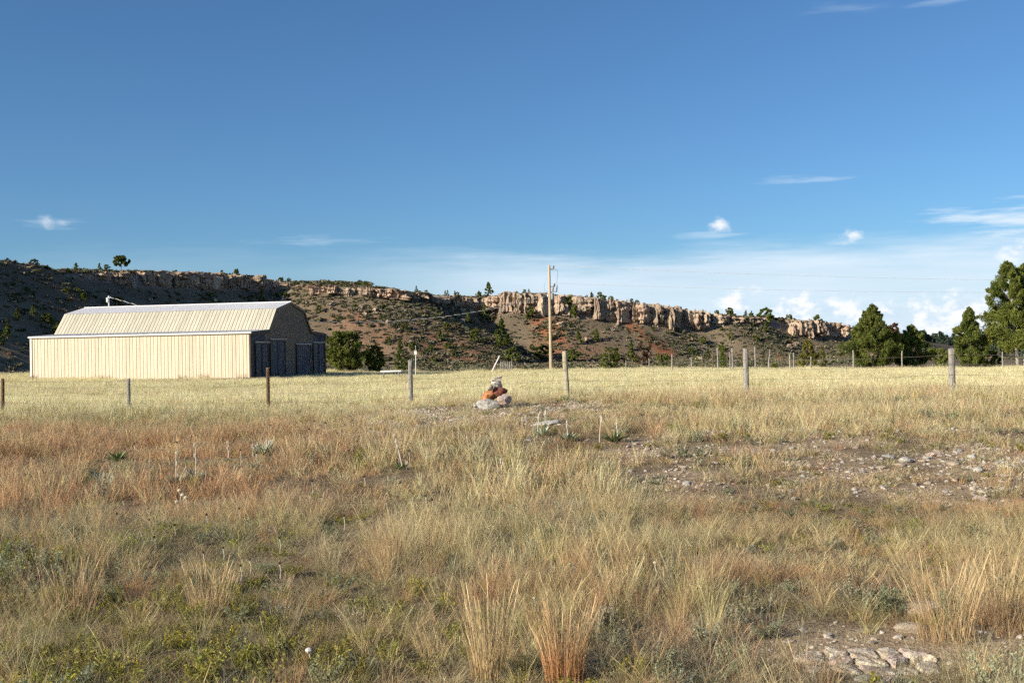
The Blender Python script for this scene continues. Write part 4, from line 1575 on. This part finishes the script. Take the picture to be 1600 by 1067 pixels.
def weights(x, y):
    """how much of each kind of plant grows at a spot"""
    t = x / y
    n1 = fbm(x, y, 2.6, 120, 3)
    n2 = fbm(x, y, 1.1, 130, 3)
    n3 = fbm(x, y, 6.0, 140, 3)
    W = {}
    f_far = sm(25, 36, y)
    f_mid = sm(10, 13, y) * (1 - f_far)
    f_near = 1 - sm(10, 13, y)
    left_red = sm(-.12, -.20, t + (n1 - .5) * .15) * sm(10.5, 12.5, y) * sm(25.5, 22, y)
    left_olive = sm(-.12, -.22, t) * sm(22, 25, y) * sm(34, 30, y)
    brown_strip = sm(-.24, -.15, t) * sm(.16, .06, t) * sm(14.0, 15.5, y) * sm(21, 18, y)
    front_left = sm(-.06, -.16, t + (n1 - .5) * .2) * sm(9.0, 7.6, y)
    tall_mid = sm(7.8, 8.8, y) * sm(13.6, 12.0, y) * sm(-.26, -.14, t) * (1 - .8 * sm(.10, .18, t) * sm(9.6, 10.4, y))
    low_right = sm(.10, .18, t) * sm(9.6, 10.4, y) * sm(12.2, 11.4, y)
    red_far = np.exp(-((t - .22) / .12) ** 2 - ((y - 38) / 4) ** 2) + .5 * np.exp(-((t + .12) / .07) ** 2 - ((y - 33) / 3) ** 2)
    W['straw'] = .5 * f_mid + .30 * f_near + .14 * f_far + 1.6 * tall_mid * sm(.3, .6, n1) + .35 * f_mid * n3
    W['red'] = .22 * f_mid + .07 * f_near + 3.2 * left_red * sm(.2, .6, n2) + 1.2 * red_far * sm(.35, .6, n1) + .5 * low_right + .30 * f_near * sm(.55, .68, n1)
    W['olive'] = .18 * f_mid + .50 * f_near * sm(.3, .6, n2) + .07 * f_far + 1.0 * left_olive + .8 * front_left + .35 * low_right + .9 * f_far * sm(.52, .64, fbm(x * .3, y, 2.4, 145, 3))
    W['pale'] = 1.25 * f_far * (1 - .6 * red_far) + .25 * f_mid * sm(.5, .6, n3)
    W['grey'] = .34 * f_near * sm(.35, .6, n3) + .08 * f_mid
    W['brown'] = .12 * f_mid + .16 * f_near + 1.3 * brown_strip + .3 * low_right + .3 * left_red * sm(.5, .7, n1)
    W['green'] = .04 * f_mid + .10 * f_near * sm(.45, .65, n2) + .34 * front_left * sm(.48, .62, n1)
    W['sage'] = .04 * f_near + .25 * front_left * sm(.5, .66, n3) + .05 * f_mid
    return np.stack([np.broadcast_to(np.maximum(W[k], 0), x.shape) for k in KEYS], 1)


def sample(y0, y1, dens, r, margin=3.0):
    n = int(dens * ((y1 ** 2 - y0 ** 2) * .54 + 2 * margin * (y1 - y0)))
    y = np.sqrt(r.uniform(y0 ** 2, y1 ** 2, n))
    x = r.uniform(-1, 1, n) * (.54 * y + margin)
    return x, y


def choose(W, r):
    c = np.cumsum(W / W.sum(1, keepdims=True), 1)
    return (r.uniform(size=(len(W), 1)) > c).sum(1).clip(0, len(KEYS) - 1)


PAL = np.array([COLR[k] for k in KEYS])


def inside_barn(x, y):
    c, s_ = math.cos(-BA), math.sin(-BA)
    u = (x - BL.x) * c - (y - BL.y) * s_
    v = (x - BL.x) * s_ + (y - BL.y) * c
    return (u > -0.25) & (u < L_ + .25) & (v > -0.25) & (v < W_ + .25)


CLEAR = []                # x, y, radius: tall grass leaves room round the single plants and stones
for _px, _py, _r in ((183, 722, .45), (161, 760, .45), (277, 758, .45), (308, 752, .45), (356, 722, .3), (412, 712, .5), (625, 734, .45), (784, 742, .3),
                     (848, 684, .6), (888, 690, .5), (958, 692, .5), (764, 1062, .22), (882, 1064, .24), (1478, 1000, .25), (1350, 1036, .5), (1425, 990, .35),
                     (1416, 722, .35), (1519, 716, .3), (1528, 737, .35), (768, 639, .9), (850, 664, .7), (1036, 925, .15), (483, 1045, .15), (1500, 985, .3)):
    _q = hit(_px, _py)
    CLEAR.append((_q.x, _q.y, _r))


def cleared(x, y):
    k = np.zeros(len(x), bool)
    for cx, cy, rr in CLEAR:
        k |= (np.abs(x - cx) < rr * .6) & (y < cy + rr * .3) & (y > cy - rr * 2.2)
    return k


def grass(name, label, y0, y1, dens, kinds, mapk, seed, hscale, tallset):
    r = np.random.default_rng(seed)
    x, y = sample(y0, y1, dens, r)
    clump = fbm(x, y, .8, 150 + seed, 2)
    keep = r.uniform(size=len(x)) > bare(x, y) * (.12 + .80 * sm(.38, .6, fbm(x, y, .6, 177, 2)))
    keep &= ~inside_barn(x, y)
    x, y, clump = x[keep], y[keep], clump[keep]
    c = choose(weights(x, y), r)
    idx = np.zeros(len(x), int)
    hs = np.ones(len(x))
    for k, key in enumerate(KEYS):
        mkey = c == k
        ops, hh = mapk[key]
        idx[mkey] = r.choice(ops, mkey.sum())
        hs[mkey] = hh
    tall = np.isin(idx, tallset)
    ok = ~tall | ((r.uniform(size=len(x)) < .17 + .83 * sm(.38, .60, clump)) & ~cleared(x, y))
    x, y, clump, c, idx, hs = [v[ok] for v in (x, y, clump, c, idx, hs)]
    b = bare(x, y)
    big = fbm(x, y, 2.2, 160, 2)
    hs = hs * r.uniform(.7, 1.25, len(x)) * (.55 + .70 * sm(.3, .7, big)) * (1 - .5 * b) * hscale * (1 + .7 * sm(92, 100, y) * sm(.45, .65, fbm(x, y, 1.6, 166, 2)))
    ws = r.uniform(.85, 1.25, len(x)) * (.75 + .25 * hs)
    tv = .22 - .15 * sm(25, 45, y)[:, None]
    tint = PAL[c] * (1 + tv * r.uniform(-1, 1, (len(x), 1))) * (1 + r.normal(size=(len(x), 3)) * .05)
    tint = tint * (.86 + .28 * np.where(y < 30, fbm(x, y, 1.7, 171, 2), fbm(x * .35, y, 2.6, 172, 3)))[:, None]
    rot = np.stack([r.normal(size=len(x)) * .07, .06 + r.normal(size=len(x)) * .07, np.zeros(len(x))], 1)
    rot[:, 2] = r.uniform(0, 2 * math.pi, len(x)) * 1.0
    z = ground_z(x, y)
    return scatter(name, label, kinds, np.stack([x, y, z], 1), idx, rot, np.stack([ws, ws, hs], 1), np.clip(tint, 0, .8))


S_, U_, H_, T_, O_, Y_, G_ = [0, 1, 2, 3, 4], [5, 6, 7, 8], [9, 10, 11, 12], [13, 14, 15], [16, 17, 18], [19, 20], [21, 22]
near_map = {'straw': (S_ + U_ + T_[:1] + H_[:2], 1.0), 'red': (U_ + S_[:2] + H_[:2], .95), 'olive': (H_ + S_[:3] + T_[:1], 1.0), 'pale': (S_, .9), 'grey': (H_ + T_ + S_[:2] + T_, 1.0),
            'brown': (H_ + T_, .9), 'green': (O_ + O_ + Y_ + H_, 1.0), 'sage': (G_, .9)}
mid_map = {'straw': ([0, 1, 2, 3, 0, 1, 4], 1.0), 'red': ([0, 1, 2, 3, 0, 1, 5], 1.05), 'olive': ([4, 5, 6, 0], 1.2), 'pale': ([0, 1, 2, 3], .95), 'grey': ([4, 5, 6], 1.2),
           'brown': ([4, 5, 6, 4, 5, 0], 1.0), 'green': ([7, 8, 4], 1.0), 'sage': ([7, 8], 1.1)}
far_map = {'straw': ([0, 1, 2, 3], 1.0), 'red': ([4, 5, 0], .9), 'olive': ([4, 5, 0], 1.1), 'pale': ([0, 1, 2, 3], 1.0), 'grey': ([4, 5], 1.0),
           'brown': ([4, 5], 1.0), 'green': ([4, 5], 1.2), 'sage': ([4, 5], 1.2)}
grass('foreground_grass', 'dry straw and rust coloured prairie grass in the foreground', 4.0, 11.5, 165, near_k, near_map, 11, .88, list(range(9)))
grass('middle_grass', 'dry tan and reddish grass in front of the fence', 11.5, 33.0, 62, mid_k, mid_map, 12, .82, [0, 1, 2, 3])
grass('field_grass', 'pale yellow dry grass of the flat field', 31.0, 116.0, 9, far_k, far_map, 13, 1.0, [])

# ------------------------------------------------------------------ gravel


def gravel():
    r = np.random.default_rng(21)
    x, y = sample(4.2, 27, 130, r, 1.0)
    b = bare(x, y)
    keep = r.uniform(size=len(x)) < b * (.35 + .65 * sm(.4, .6, fbm(x, y, 1.0, 181, 2)))
    x, y = x[keep], y[keep]
    kinds = [rock_mesh('pebble', M['gravel'], 500 + i, 1, .3) for i in range(5)]
    n = len(x)
    s_ = .014 + .05 * r.uniform(size=n) ** 4 + .0009 * y
    scl = np.stack([s_ * r.uniform(1, 1.8, n), s_ * r.uniform(.8, 1.4, n), s_ * r.uniform(.4, .8, n)], 1)
    rot = np.stack([r.normal(size=n) * .25, r.normal(size=n) * .25, r.uniform(0, 6.3, n)], 1)
    scatter('gravel', 'pale limestone gravel on the bare patches', kinds, np.stack([x, y, ground_z(x, y) + s_ * .12], 1), r.integers(0, 5, n), rot, scl, np.ones((n, 3)) * .5)


gravel()

# ------------------------------------------------------------------ scrub on the hill and the far wood


def hill_scrub():
    r = np.random.default_rng(31)
    n = 150000
    x, y = r.uniform(-230, 215, n), r.uniform(190, 520, n)
    d, zt, hc = rim_near(x, y)
    t = x / y
    nz = fbm(x, y, 11, 190, 3)
    dens = sm(-150, -100, d) * (.30 + .9 * sm(.42, .60, nz))
    dens = np.where(d > 0, np.where(d < 40, 1.0, 0), dens)
    dens *= np.where((d > -2.2) & (d < 1.2) & (hc > 1.5), .12, 1)
    dens *= np.where((t < -.2) & (d < 0), .5, 1)
    keep = (r.uniform(size=n) < dens * .62) & (np.abs(t) < .56)
    x, y, d = x[keep], y[keep], d[keep]
    n = len(x)
    kinds = []
    for i in range(5):
        q = np.random.default_rng(600 + i)
        p = q.normal(size=(46, 3))
        p /= np.linalg.norm(p, axis=1)[:, None]
        p *= (q.uniform(0, 1, 46) ** .4)[:, None] * np.array([.55, .55, .36])
        p[:, 2] = np.abs(p[:, 2]) * 1.2
        V, F = rand_quads(p, .26, q, .5, 1.5)
        me = mesh_np('scrub', V, F, M['shrub'])
        cc = np.stack([q.uniform(size=46), np.zeros(46), np.zeros(46), np.ones(46)], 1)
        attr(me, 'bc', np.repeat(cc, 4, 0).astype(np.float32), 'FLOAT_COLOR')
        kinds.append(me)
    pal = np.array([(.15, .14, .085), (.19, .17, .115), (.10, .108, .048), (.24, .20, .135), (.20, .13, .075)])
    c = r.choice(5, n, p=[.34, .24, .24, .12, .06])
    s_ = r.uniform(.6, 1.7, n) * np.where(r.uniform(size=n) < .12, 1.5, 1)
    scl = np.stack([s_ * r.uniform(1, 1.5, n), s_, s_ * r.uniform(.7, 1.1, n)], 1)
    rot = np.stack([np.zeros(n), np.zeros(n), r.uniform(0, 6.3, n)], 1)
    scatter('hillside_scrub', 'low grey green scrub dotted over the hillside', kinds, np.stack([x, y, ground_z(x, y) - .05], 1), r.integers(0, 5, n), rot, scl,
            pal[c] * r.uniform(.8, 1.25, (n, 1)))


hill_scrub()


def far_wood():
    r = np.random.default_rng(41)
    n = 9000
    y = r.uniform(640, 1900, n)
    x = r.uniform(.25, .75, n) * y
    keep = fbm(x, y, 90, 201, 3) > .36
    x, y = x[keep], y[keep]
    n = len(x)
    kinds = []
    for i in range(4):
        tm, cm = pine_parts(1.0, .42, 700 + i, 18, 9, .16, .05, .8)
        q = np.random.default_rng(i)
        cm.attributes.remove(cm.attributes['bc'])
        nv = len(cm.vertices)
        attr(cm, 'bc', np.stack([np.repeat(q.uniform(size=nv // 4), 4), np.zeros(nv), np.zeros(nv), np.ones(nv)], 1).astype(np.float32), 'FLOAT_COLOR')
        cm.materials.clear()
        cm.materials.append(M['shrub'])
        kinds.append(cm)
    h = r.uniform(4, 8.5, n)
    scl = np.stack([h * r.uniform(.9, 1.4, n), h * r.uniform(.9, 1.4, n), h], 1)
    rot = np.stack([np.zeros(n), np.zeros(n), r.uniform(0, 6.3, n)], 1)
    scatter('far_forest', 'dark conifer forest on the horizon between the pines', kinds, np.stack([x, y, ground_z(x, y) - .2], 1), r.integers(0, 4, n), rot, scl,
            np.array([.060, .085, .060])[None] * r.uniform(.75, 1.25, (n, 1)))


far_wood()

# ------------------------------------------------------------------ the cairn
def build_cairn():
    y = hit(768, 639).y
    k = y / FPX
    def stone(px, py, wpx, hpx, mat, seed, label, dy=0.0, rot=(0, 0, 0), dep=None, grp=None):
        c = at(px, py, y + dy)
        me = rock_mesh('cairn_stone', M[mat], seed, 3, .22)
        bb = np.array([v.co for v in me.vertices])
        ext = bb.max(0) - bb.min(0)
        o = obj('cairn_stone', me, None, c, rot, (wpx * k / ext[0], (dep or wpx * .8) * k / ext[1], hpx * k / ext[2]))
        tag(o, label, 'stone', 'stones of the cairn')
    stone(764, 632, 40, 20, 'rock_grey', 801, 'large grey boulder at the foot of the cairn', 0, (0, .12, .3))
    stone(787, 624, 24, 18, 'rock_pink', 802, 'pinkish stone at the right foot of the cairn', -.12, (0, .1, .2))
    stone(764, 619, 30, 18, 'rock_orange', 803, 'bright orange stone on the left of the cairn', .16, (0, -.25, 0), 26)
    stone(780, 611, 26, 17, 'rock_red', 804, 'dark red stone in the middle of the cairn', .12, (0, .1, .5), 26)
    stone(766.5, 606, 12, 9, 'rock_tan', 805, 'small tan stone wedged on the left of the cairn', -.06, (0, -.3, .4))
    stone(776, 600.5, 19, 13, 'rock_white', 806, 'white stone second from the top of the cairn', .08, (0, .05, .3))
    # the pointed top stone
    c = at(775.5, 591.5, y + .08)
    b = MB()
    b.prism([(-.135, -.09, -.055), (.10, -.09, -.05), (.125, -.08, .015), (.135, -.06, .085), (.04, -.09, .030), (-.05, -.09, .005), (-.125, -.09, -.045)], (0.0, .17, .01))
    bmesh.ops.subdivide_edges(b.bm, edges=b.bm.edges[:], cuts=1)
    o = b.build('cairn_stone', M['rock_tan'], None, loc=c, rot=(0, .08, .25))
    tag(o, 'pointed tan stone on top of the cairn', 'stone', 'stones of the cairn')


build_cairn()

# ------------------------------------------------------------------ loose stones
ROCKS = {}


def loose_rocks():
    ms = {}
    for mt in ('rock_white', 'rock_tan', 'rock_pink', 'rock_grey'):
        ms[mt] = [rock_mesh('loose_rock', M[mt], 820 + i * 7 + len(mt), 2, .16) for i in range(3)]
    def put(px, py, w, hgt, mat, label, seed, group=None):
        p = hit(px, py)
        k = p.y / FPX
        r = np.random.default_rng(seed)
        me = ms[mat][seed % 3]
        o = obj('loose_rock', me, None, (p.x, p.y, p.z + hgt * k * .12), (r.normal() * .12, r.normal() * .12, r.uniform(0, 6)), (w * k * 1.15, w * k * .9, hgt * k * .95))
        tag(o, label, 'rock', group)
        if group:
            c_ = {'rock_white': 'white', 'rock_tan': 'tan', 'rock_pink': 'pinkish', 'rock_grey': 'grey'}[mat]
            in_row(o, px, 'small %s stone' % c_, ('on the upper stony bank' if py < 735 else 'on the lower stony bank') if 'bank' in group else 'in the rubble below the cairn')
    put(1416, 722, 25, 13, 'rock_white', 'brightest white rock on the stony bank, left of two others', 1)
    put(1519, 716, 19, 12, 'rock_white', 'white rock on the stony bank near the right edge, upper one', 2)
    put(1528, 737, 22, 13, 'rock_white', 'white rock with a dark hollow under it, lower one near the right edge', 3)
    put(1404, 728, 20, 8, 'rock_tan', 'flat tan rock touching the brightest white rock', 4)
    put(1390, 716, 22, 9, 'rock_grey', 'grey flat rock just left of the brightest white rock', 5)
    put(1458, 712, 24, 11, 'rock_pink', 'pinkish rock between the two upper white rocks', 6)
    put(1490, 726, 26, 10, 'rock_tan', 'tan rock left of the white rock with a hollow', 7)
    put(1532, 782, 26, 12, 'rock_pink', 'pinkish rock at the lower edge of the stony bank', 8)
    put(1580, 730, 30, 10, 'rock_white', 'pale flat rock at the right end of the stony bank', 9)
    put(1570, 745, 26, 8, 'rock_tan', 'tan flat rock below the pale flat rock on the right', 10)
    put(850, 664, 48, 9, 'rock_white', 'long pale flat rock right of the cairn rubble', 11)
    put(823, 660, 18, 11, 'rock_grey', 'grey angular rock left of the long pale rock', 12)
    put(811, 663, 14, 9, 'rock_white', 'white angular rock in the rubble below the cairn', 13)
    put(745, 637, 15, 12, 'rock_grey', 'pointed grey rock left of the cairn foot', 14)
    put(630, 661, 13, 8, 'rock_white', 'white rock alone left of the cairn rubble', 15)
    put(706, 648, 12, 8, 'rock_white', 'white rock under the fence left of the cairn', 16)
    put(671, 716, 12, 7, 'rock_white', 'small white stone right of the leaning dry stalk', 17)
    put(1073, 757, 18, 9, 'rock_white', 'white stone at the left end of the stony bank', 18)
    put(1440, 958, 78, 34, 'rock_tan', 'smooth tan rock under the overhanging grass at right', 19)
    put(1425, 985, 56, 22, 'rock_tan', 'low tan rock in front of the smooth tan rock', 20)
    put(1348, 1062, 30, 14, 'rock_white', 'small white rock in front of the cracked slab', 21)
    put(1385, 1066, 36, 12, 'rock_pink', 'pinkish rock at the bottom edge beside the cracked slab', 22)
    put(420, 1056, 22, 9, 'rock_white', 'white stone half hidden in grass at lower left', 23)
    r = np.random.default_rng(51)
    for i in range(90):
        px, py = r.uniform(985, 1600), r.uniform(700, 772)
        if r.uniform() > .35 + (px - 985) / 700:
            continue
        put(px, py, r.uniform(6, 16), r.uniform(3, 7), ['rock_white', 'rock_tan', 'rock_pink', 'rock_grey'][int(r.integers(4))],
            'small stone lying on the stony bank at right', 100 + i, 'small stones on the stony bank')
    for i in range(40):
        px, py = r.normal(740, 75), r.uniform(642, 690)
        put(px, py, r.uniform(6, 13), r.uniform(3, 7), ['rock_white', 'rock_tan', 'rock_grey', 'rock_grey'][int(r.integers(4))],
            'small stone in the rubble on the rise below the cairn', 200 + i, 'small stones below the cairn')


loose_rocks()


def cracked_slab():
    p = hit(1350, 1036)
    e = empty('rock_slab', (p.x, p.y, p.z))
    tag(e, 'cracked pale rock slab lying flush with the ground at lower right', 'rock')
    r = np.random.default_rng(61)
    # split a rounded outline into pieces: rows of uneven quads
    gx_ = [-.36, -.20, -.06, .10, .23, .37]
    gy_ = [-.26, -.09, .07, .24]
    node = {}
    for i, a in enumerate(gx_):
        for j, b in enumerate(gy_):
            node[i, j] = Vector((a + r.normal() * .022, b + r.normal() * .022 - .05 * (a / .3) ** 2 * (1 if b > 0 else -1), 0))
    for i in range(5):
        for j in range(3):
            q = [node[i, j], node[i + 1, j], node[i + 1, j + 1], node[i, j + 1]]
            c = sum(q, Vector()) / 4
            zt = .018 + r.normal() * .006 + .008 * (j == 1)
            b = MB()
            pts = [(c + (v - c) * .90) for v in q]
            # cut the corners so that the outline is not a plain box
            out = []
            for k in range(4):
                a0, a1, a2 = pts[k - 1], pts[k], pts[(k + 1) % 4]
                f = r.uniform(.10, .30)
                out += [a1.lerp(a0, f), a1.lerp(a2, f)]
            lo = [Vector((v.x, v.y, -.05)) for v in out]
            mid = [Vector((v.x, v.y, zt - .012)) for v in out]
            hi = [Vector((c.x + (v.x - c.x) * .86, c.y + (v.y - c.y) * .86, zt + r.normal() * .005)) for v in out]
            rings = [[b.bm.verts.new(v) for v in ring] for ring in (lo, mid, hi)]
            for A, Bq in zip(rings, rings[1:]):
                for k in range(8):
                    b.bm.faces.new((A[k], A[(k + 1) % 8], Bq[(k + 1) % 8], Bq[k]))
            ctr = b.bm.verts.new((c.x, c.y, zt + .006))
            for k in range(8):
                b.bm.faces.new((rings[2][k], rings[2][(k + 1) % 8], ctr))
            b.build('slab_piece', M['rock_pink'] if r.uniform() < .35 else M['rock_tan'], e)


cracked_slab()

# ------------------------------------------------------------------ single plants


def solid_leaf_mat(name, ca, cb):
    return mat_varied(name, ca, cb, 12, rough=0.6, objvar=0.15)


M['yucca'] = solid_leaf_mat('yucca_leaf', (.15, .20, .07), (.25, .30, .12))
M['yucca_pale'] = solid_leaf_mat('pale_yucca_leaf', (.28, .31, .19), (.42, .44, .29))


def spike_leaves(n, ln, w, seed, up=0.5):
    """one narrow channelled yucca leaf each; returns a list of meshes placed around the centre"""
    r = np.random.default_rng(seed)
    V, F = [], []
    for i in range(n):
        a = r.uniform(0, 2 * math.pi)
        e = r.uniform(.15, 1.35) * up + .25
        L = ln * r.uniform(.7, 1.1)
        d = np.array([math.cos(a) * math.cos(e), math.sin(a) * math.cos(e), math.sin(e)])
        s_ = np.array([-math.sin(a), math.cos(a), 0]) * w
        b = len(V)
        for f, ww in ((0, .7), (.4, 1), (.8, .55), (1, .05)):
            c = d * L * f + np.array([0, 0, -.05 * L * f * f])
            V += [c - s_ * ww, c + np.array([0, 0, -w * .5 * ww]), c + s_ * ww]
        for k in range(3):
            o = b + 3 * k
            F += [(o, o + 1, o + 4, o + 3), (o + 1, o + 2, o + 5, o + 4)]
    return np.array(V), np.array(F)


def yucca(px, pb, hpx, wpx, mat, label, stalks=(), seed=1, leaves=46):
    p = hit(px, pb)
    k = p.y / FPX
    e = empty('yucca', p)
    tag(e, label, 'yucca')
    if hpx:
        V, F = spike_leaves(leaves, max(hpx, wpx * .5) * k * 1.55, .009 + .0004 * p.y, seed)
        obj('leaf_rosette', mesh_np('leaf_rosette', V, F, M[mat]), e)
    for (sx, stop, lean) in stalks:
        q = at(sx, stop, p.y)
        h = q.z - p.z
        bx = (sx - px) * k
        pts = [(bx + lean * (h - z), 0.02 * math.sin(z * 5), z) for z in np.linspace(-.03, h, 6)]
        s_ = MB().tube(pts, [.0068, .0066, .0064, .006, .005, .003], 6).build('stalk', M['stalk'], e)
        r = np.random.default_rng(int(sx))
        for j in range(3):
            z = h * r.uniform(.62, .97)
            cx = bx + lean * (h - z) + r.choice([-1, 1]) * .012
            MB().tube([(cx, 0, z - .025), (cx, 0, z), (cx, 0, z + .025)], [.003, .009, .003], 6).build('pod', M['stalk'], s_)
    return e


yucca(183, 722, 17, 30, 'yucca', 'green yucca in the rusty grass at left', (), 1)
yucca(161, 760, 20, 34, 'yucca_pale', 'pale yucca below the green yucca at left', (), 2)
yucca(277, 758, 20, 34, 'yucca_pale', 'pale yucca with one tall white stalk, left of its neighbour', ((275, 704, 0), ), 3)
yucca(308, 752, 18, 34, 'yucca_pale', 'pale yucca with a tall and a short stalk, right of its neighbour', ((306, 690, 0), (290, 728, 0)), 4)
yucca(356, 722, 6, 14, 'yucca_pale', 'single pale stalk between the yuccas at left', ((357, 690, 0), ), 5, 16)
yucca(412, 712, 22, 44, 'yucca_pale', 'yucca with four pale stalks at the left of the rise', ((396, 694, -.05), (402, 690, -.03), (416, 684, 0), (422, 686, 0)), 6)
yucca(627, 734, 8, 26, 'yucca', 'leaning bare white stalk above a dark low rosette', ((617, 676, .22), (635, 720, .02)), 7, 26)
yucca(784, 742, 4, 14, 'yucca_pale', 'short upright dry stalk in the middle of the grass', ((784, 716, 0), ), 8, 14)
yucca(848, 684, 10, 40, 'yucca_pale', 'dry yucca with two pale stalks below the long pale rock', ((844, 642, -.12), (852, 641, .03)), 9, 40)
yucca(888, 690, 12, 34, 'yucca_pale', 'dry yucca with one thin stalk left of a green yucca', ((887, 656, 0), ), 10, 40)
yucca(958, 692, 20, 36, 'yucca', 'green yucca with two stalks on the rise at centre right', ((940, 648, -.08), (965, 654, 0)), 11)


def bunchgrass(px, pb, hpx, wpx, tint, seed, n, label, over=0.2):
    p = hit(px, pb)
    k = p.y / FPX
    me = tuft('grass_tuft', seed, n, hpx * k * .55, hpx * k * 1.12, wpx * k * .38, .0022, over, .20, None, 6, .3)
    mt, t, b = principled('bunchgrass_%d' % seed, .7, .2)
    bc = t.add('ShaderNodeAttribute', attribute_name='bc', attribute_type='GEOMETRY')
    sp = t.add('ShaderNodeSeparateColor', inp={0: bc.outputs['Color']})
    hs = t.add('ShaderNodeHueSaturation', inp={'Color': t.mix(t.math('MULTIPLY', sp.outputs[1], .75), tint, (.56, .43, .24)), 'Value': t.math('MULTIPLY_ADD', sp.outputs[0], .9, .55)})
    t.l.new(hs.outputs[0], b.inputs['Base Color'])
    me.materials.append(mt)
    o = obj('grass_tuft', me, None, p, (0, 0, seed))
    tag(o, label, 'grass tuft')


bunchgrass(764, 1062, 148, 72, (.44, .31, .15), 901, 330, 'tall straw coloured bunchgrass at the bottom centre, left one', .12)
bunchgrass(882, 1064, 132, 80, (.46, .20, .075), 902, 420, 'rusty orange bunchgrass at the bottom centre, right one', .13)
bunchgrass(1478, 1000, 135, 110, (.38, .25, .12), 903, 330, 'big straw tuft overhanging a dark hollow at right', .28)
bunchgrass(1560, 985, 120, 110, (.40, .25, .12), 904, 300, 'wide rusty tuft above the hollow at the right edge', .26)
bunchgrass(330, 960, 90, 80, (.42, .28, .14), 905, 260, 'dense tan tuft above the yellow flowering weeds at left', .18)
bunchgrass(110, 955, 85, 100, (.40, .25, .13), 906, 260, 'broad tan tuft at the left, above the green weeds', .22)


def seedheads():
    def one(px, ph, pb, mat, name, label, head, group=None):
        p = hit(px, pb)
        q = at(px, ph, p.y)
        h = q.z - p.z
        e = empty(name, p)
        tag(e, label, 'flower', group)
        MB().tube([(0, 0, -.02), (.01, 0, h * .5), (0, 0, h)], [.004, .0035, .003], 5).build('stem', M['stalk'], e)
        MB().tube([(0, 0, h - .005), (0, 0, h + head * .4), (0, 0, h + head * .9), (0, 0, h + head * 1.2)], [head * .5, head, head * .8, head * .2], 8).build('seed_head', M[mat], e)
    one(1024, 880, 915, 'pod', 'dried_coneflower', 'pale dried flower head left of a dark one, centre right', .014)
    one(1036, 883, 925, 'seed', 'dried_coneflower', 'dark dried flower head right of a pale one, centre right', .016)
    one(483, 1018, 1045, 'flower', 'white_flower', 'single white flower on a pale stem at lower left', .020)
    one(835, 935, 965, 'flower', 'white_flower', 'small white flower above the rusty bunchgrass', .010)
    for i, (px, py) in enumerate(((281, 768), (286, 775), (291, 779), (277, 786))):
        one(px, py, py + 18, 'pod', 'dry_seed_pod', 'beige seed pod clustered below the tall white stalks', .028, 'beige seed pods')
    r = np.random.default_rng(71)
    for i in range(34):
        px, py = r.uniform(20, 700), r.uniform(664, 900)
        one(px, py - 8, py + 16, 'seed', 'dried_coneflower', 'tiny dark seed head sticking out of the left grass', .010 + .0008 * (900 - py) / 20, 'tiny dark seed heads')


seedheads()


def wall_weeds():
    for i, (px, w, h, c) in enumerate(((160, 30, 9, (.16, .15, .06)), (318, 18, 12, (.34, .25, .13)), (378, 20, 11, (.36, .24, .13)), (285, 12, 9, (.30, .23, .12)), (52, 10, 10, (.30, .15, .07)))):
        y = 86.5 if px > 200 else 88.2
        x = ray(px, 580)[0] * y
        # just in front of the long wall
        while inside_barn(np.array([x]), np.array([y]))[0]:
            y -= .2
            x = ray(px, 580)[0] * y
        y -= .35
        x = ray(px, 580)[0] * y
        k = y / FPX
        me = tuft('weed', 930 + i, 120, h * k * .5, h * k * 1.2, w * k * .45, .014, .35, .3, None, 4)
        mt = mat_varied('weed_%d' % i, tuple(v * .75 for v in c), c, 3)
        me.materials.append(mt)
        o = obj('weed_clump', me, None, (x, y, gz(x, y)))
        tag(o, ['green weed clump at the left part of the barn wall', 'dry tan weed right of the barn wall middle', 'dry tan weed at the right corner of the barn wall',
                'small thin dry weed left of a bigger one at the barn wall', 'rusty weed at the left corner of the barn'][i], 'weed')


wall_weeds()

def field_weeds():
    for i, (px, py, w, h, lb) in enumerate(((436, 604, 18, 9, 'green weed clump in the field right of the dark post'), (532, 603, 20, 8, 'green weed clump in the field left of the grey post'),
                                            (1142, 594, 16, 8, 'green weed clump in the field left of the stout post'), (1208, 602, 26, 10, 'wide green weed clump right of the stout post'),
                                            (1330, 600, 14, 7, 'small green weed clump in the field near the right post'), (930, 598, 12, 6, 'small green weed clump right of the pale post'))):
        p = hit(px, py)
        k = p.y / FPX
        me = tuft('weed', 960 + i, 90, h * k * .4, h * k * 1.1, w * k * .5, .010, .5, .4, None, 4)
        me.materials.append(mat_varied('field_weed_%d' % i, (.20, .19, .08), (.30, .28, .12), 3))
        tag(obj('weed_clump', me, None, p), lb, 'weed')


field_weeds()
number_rows()
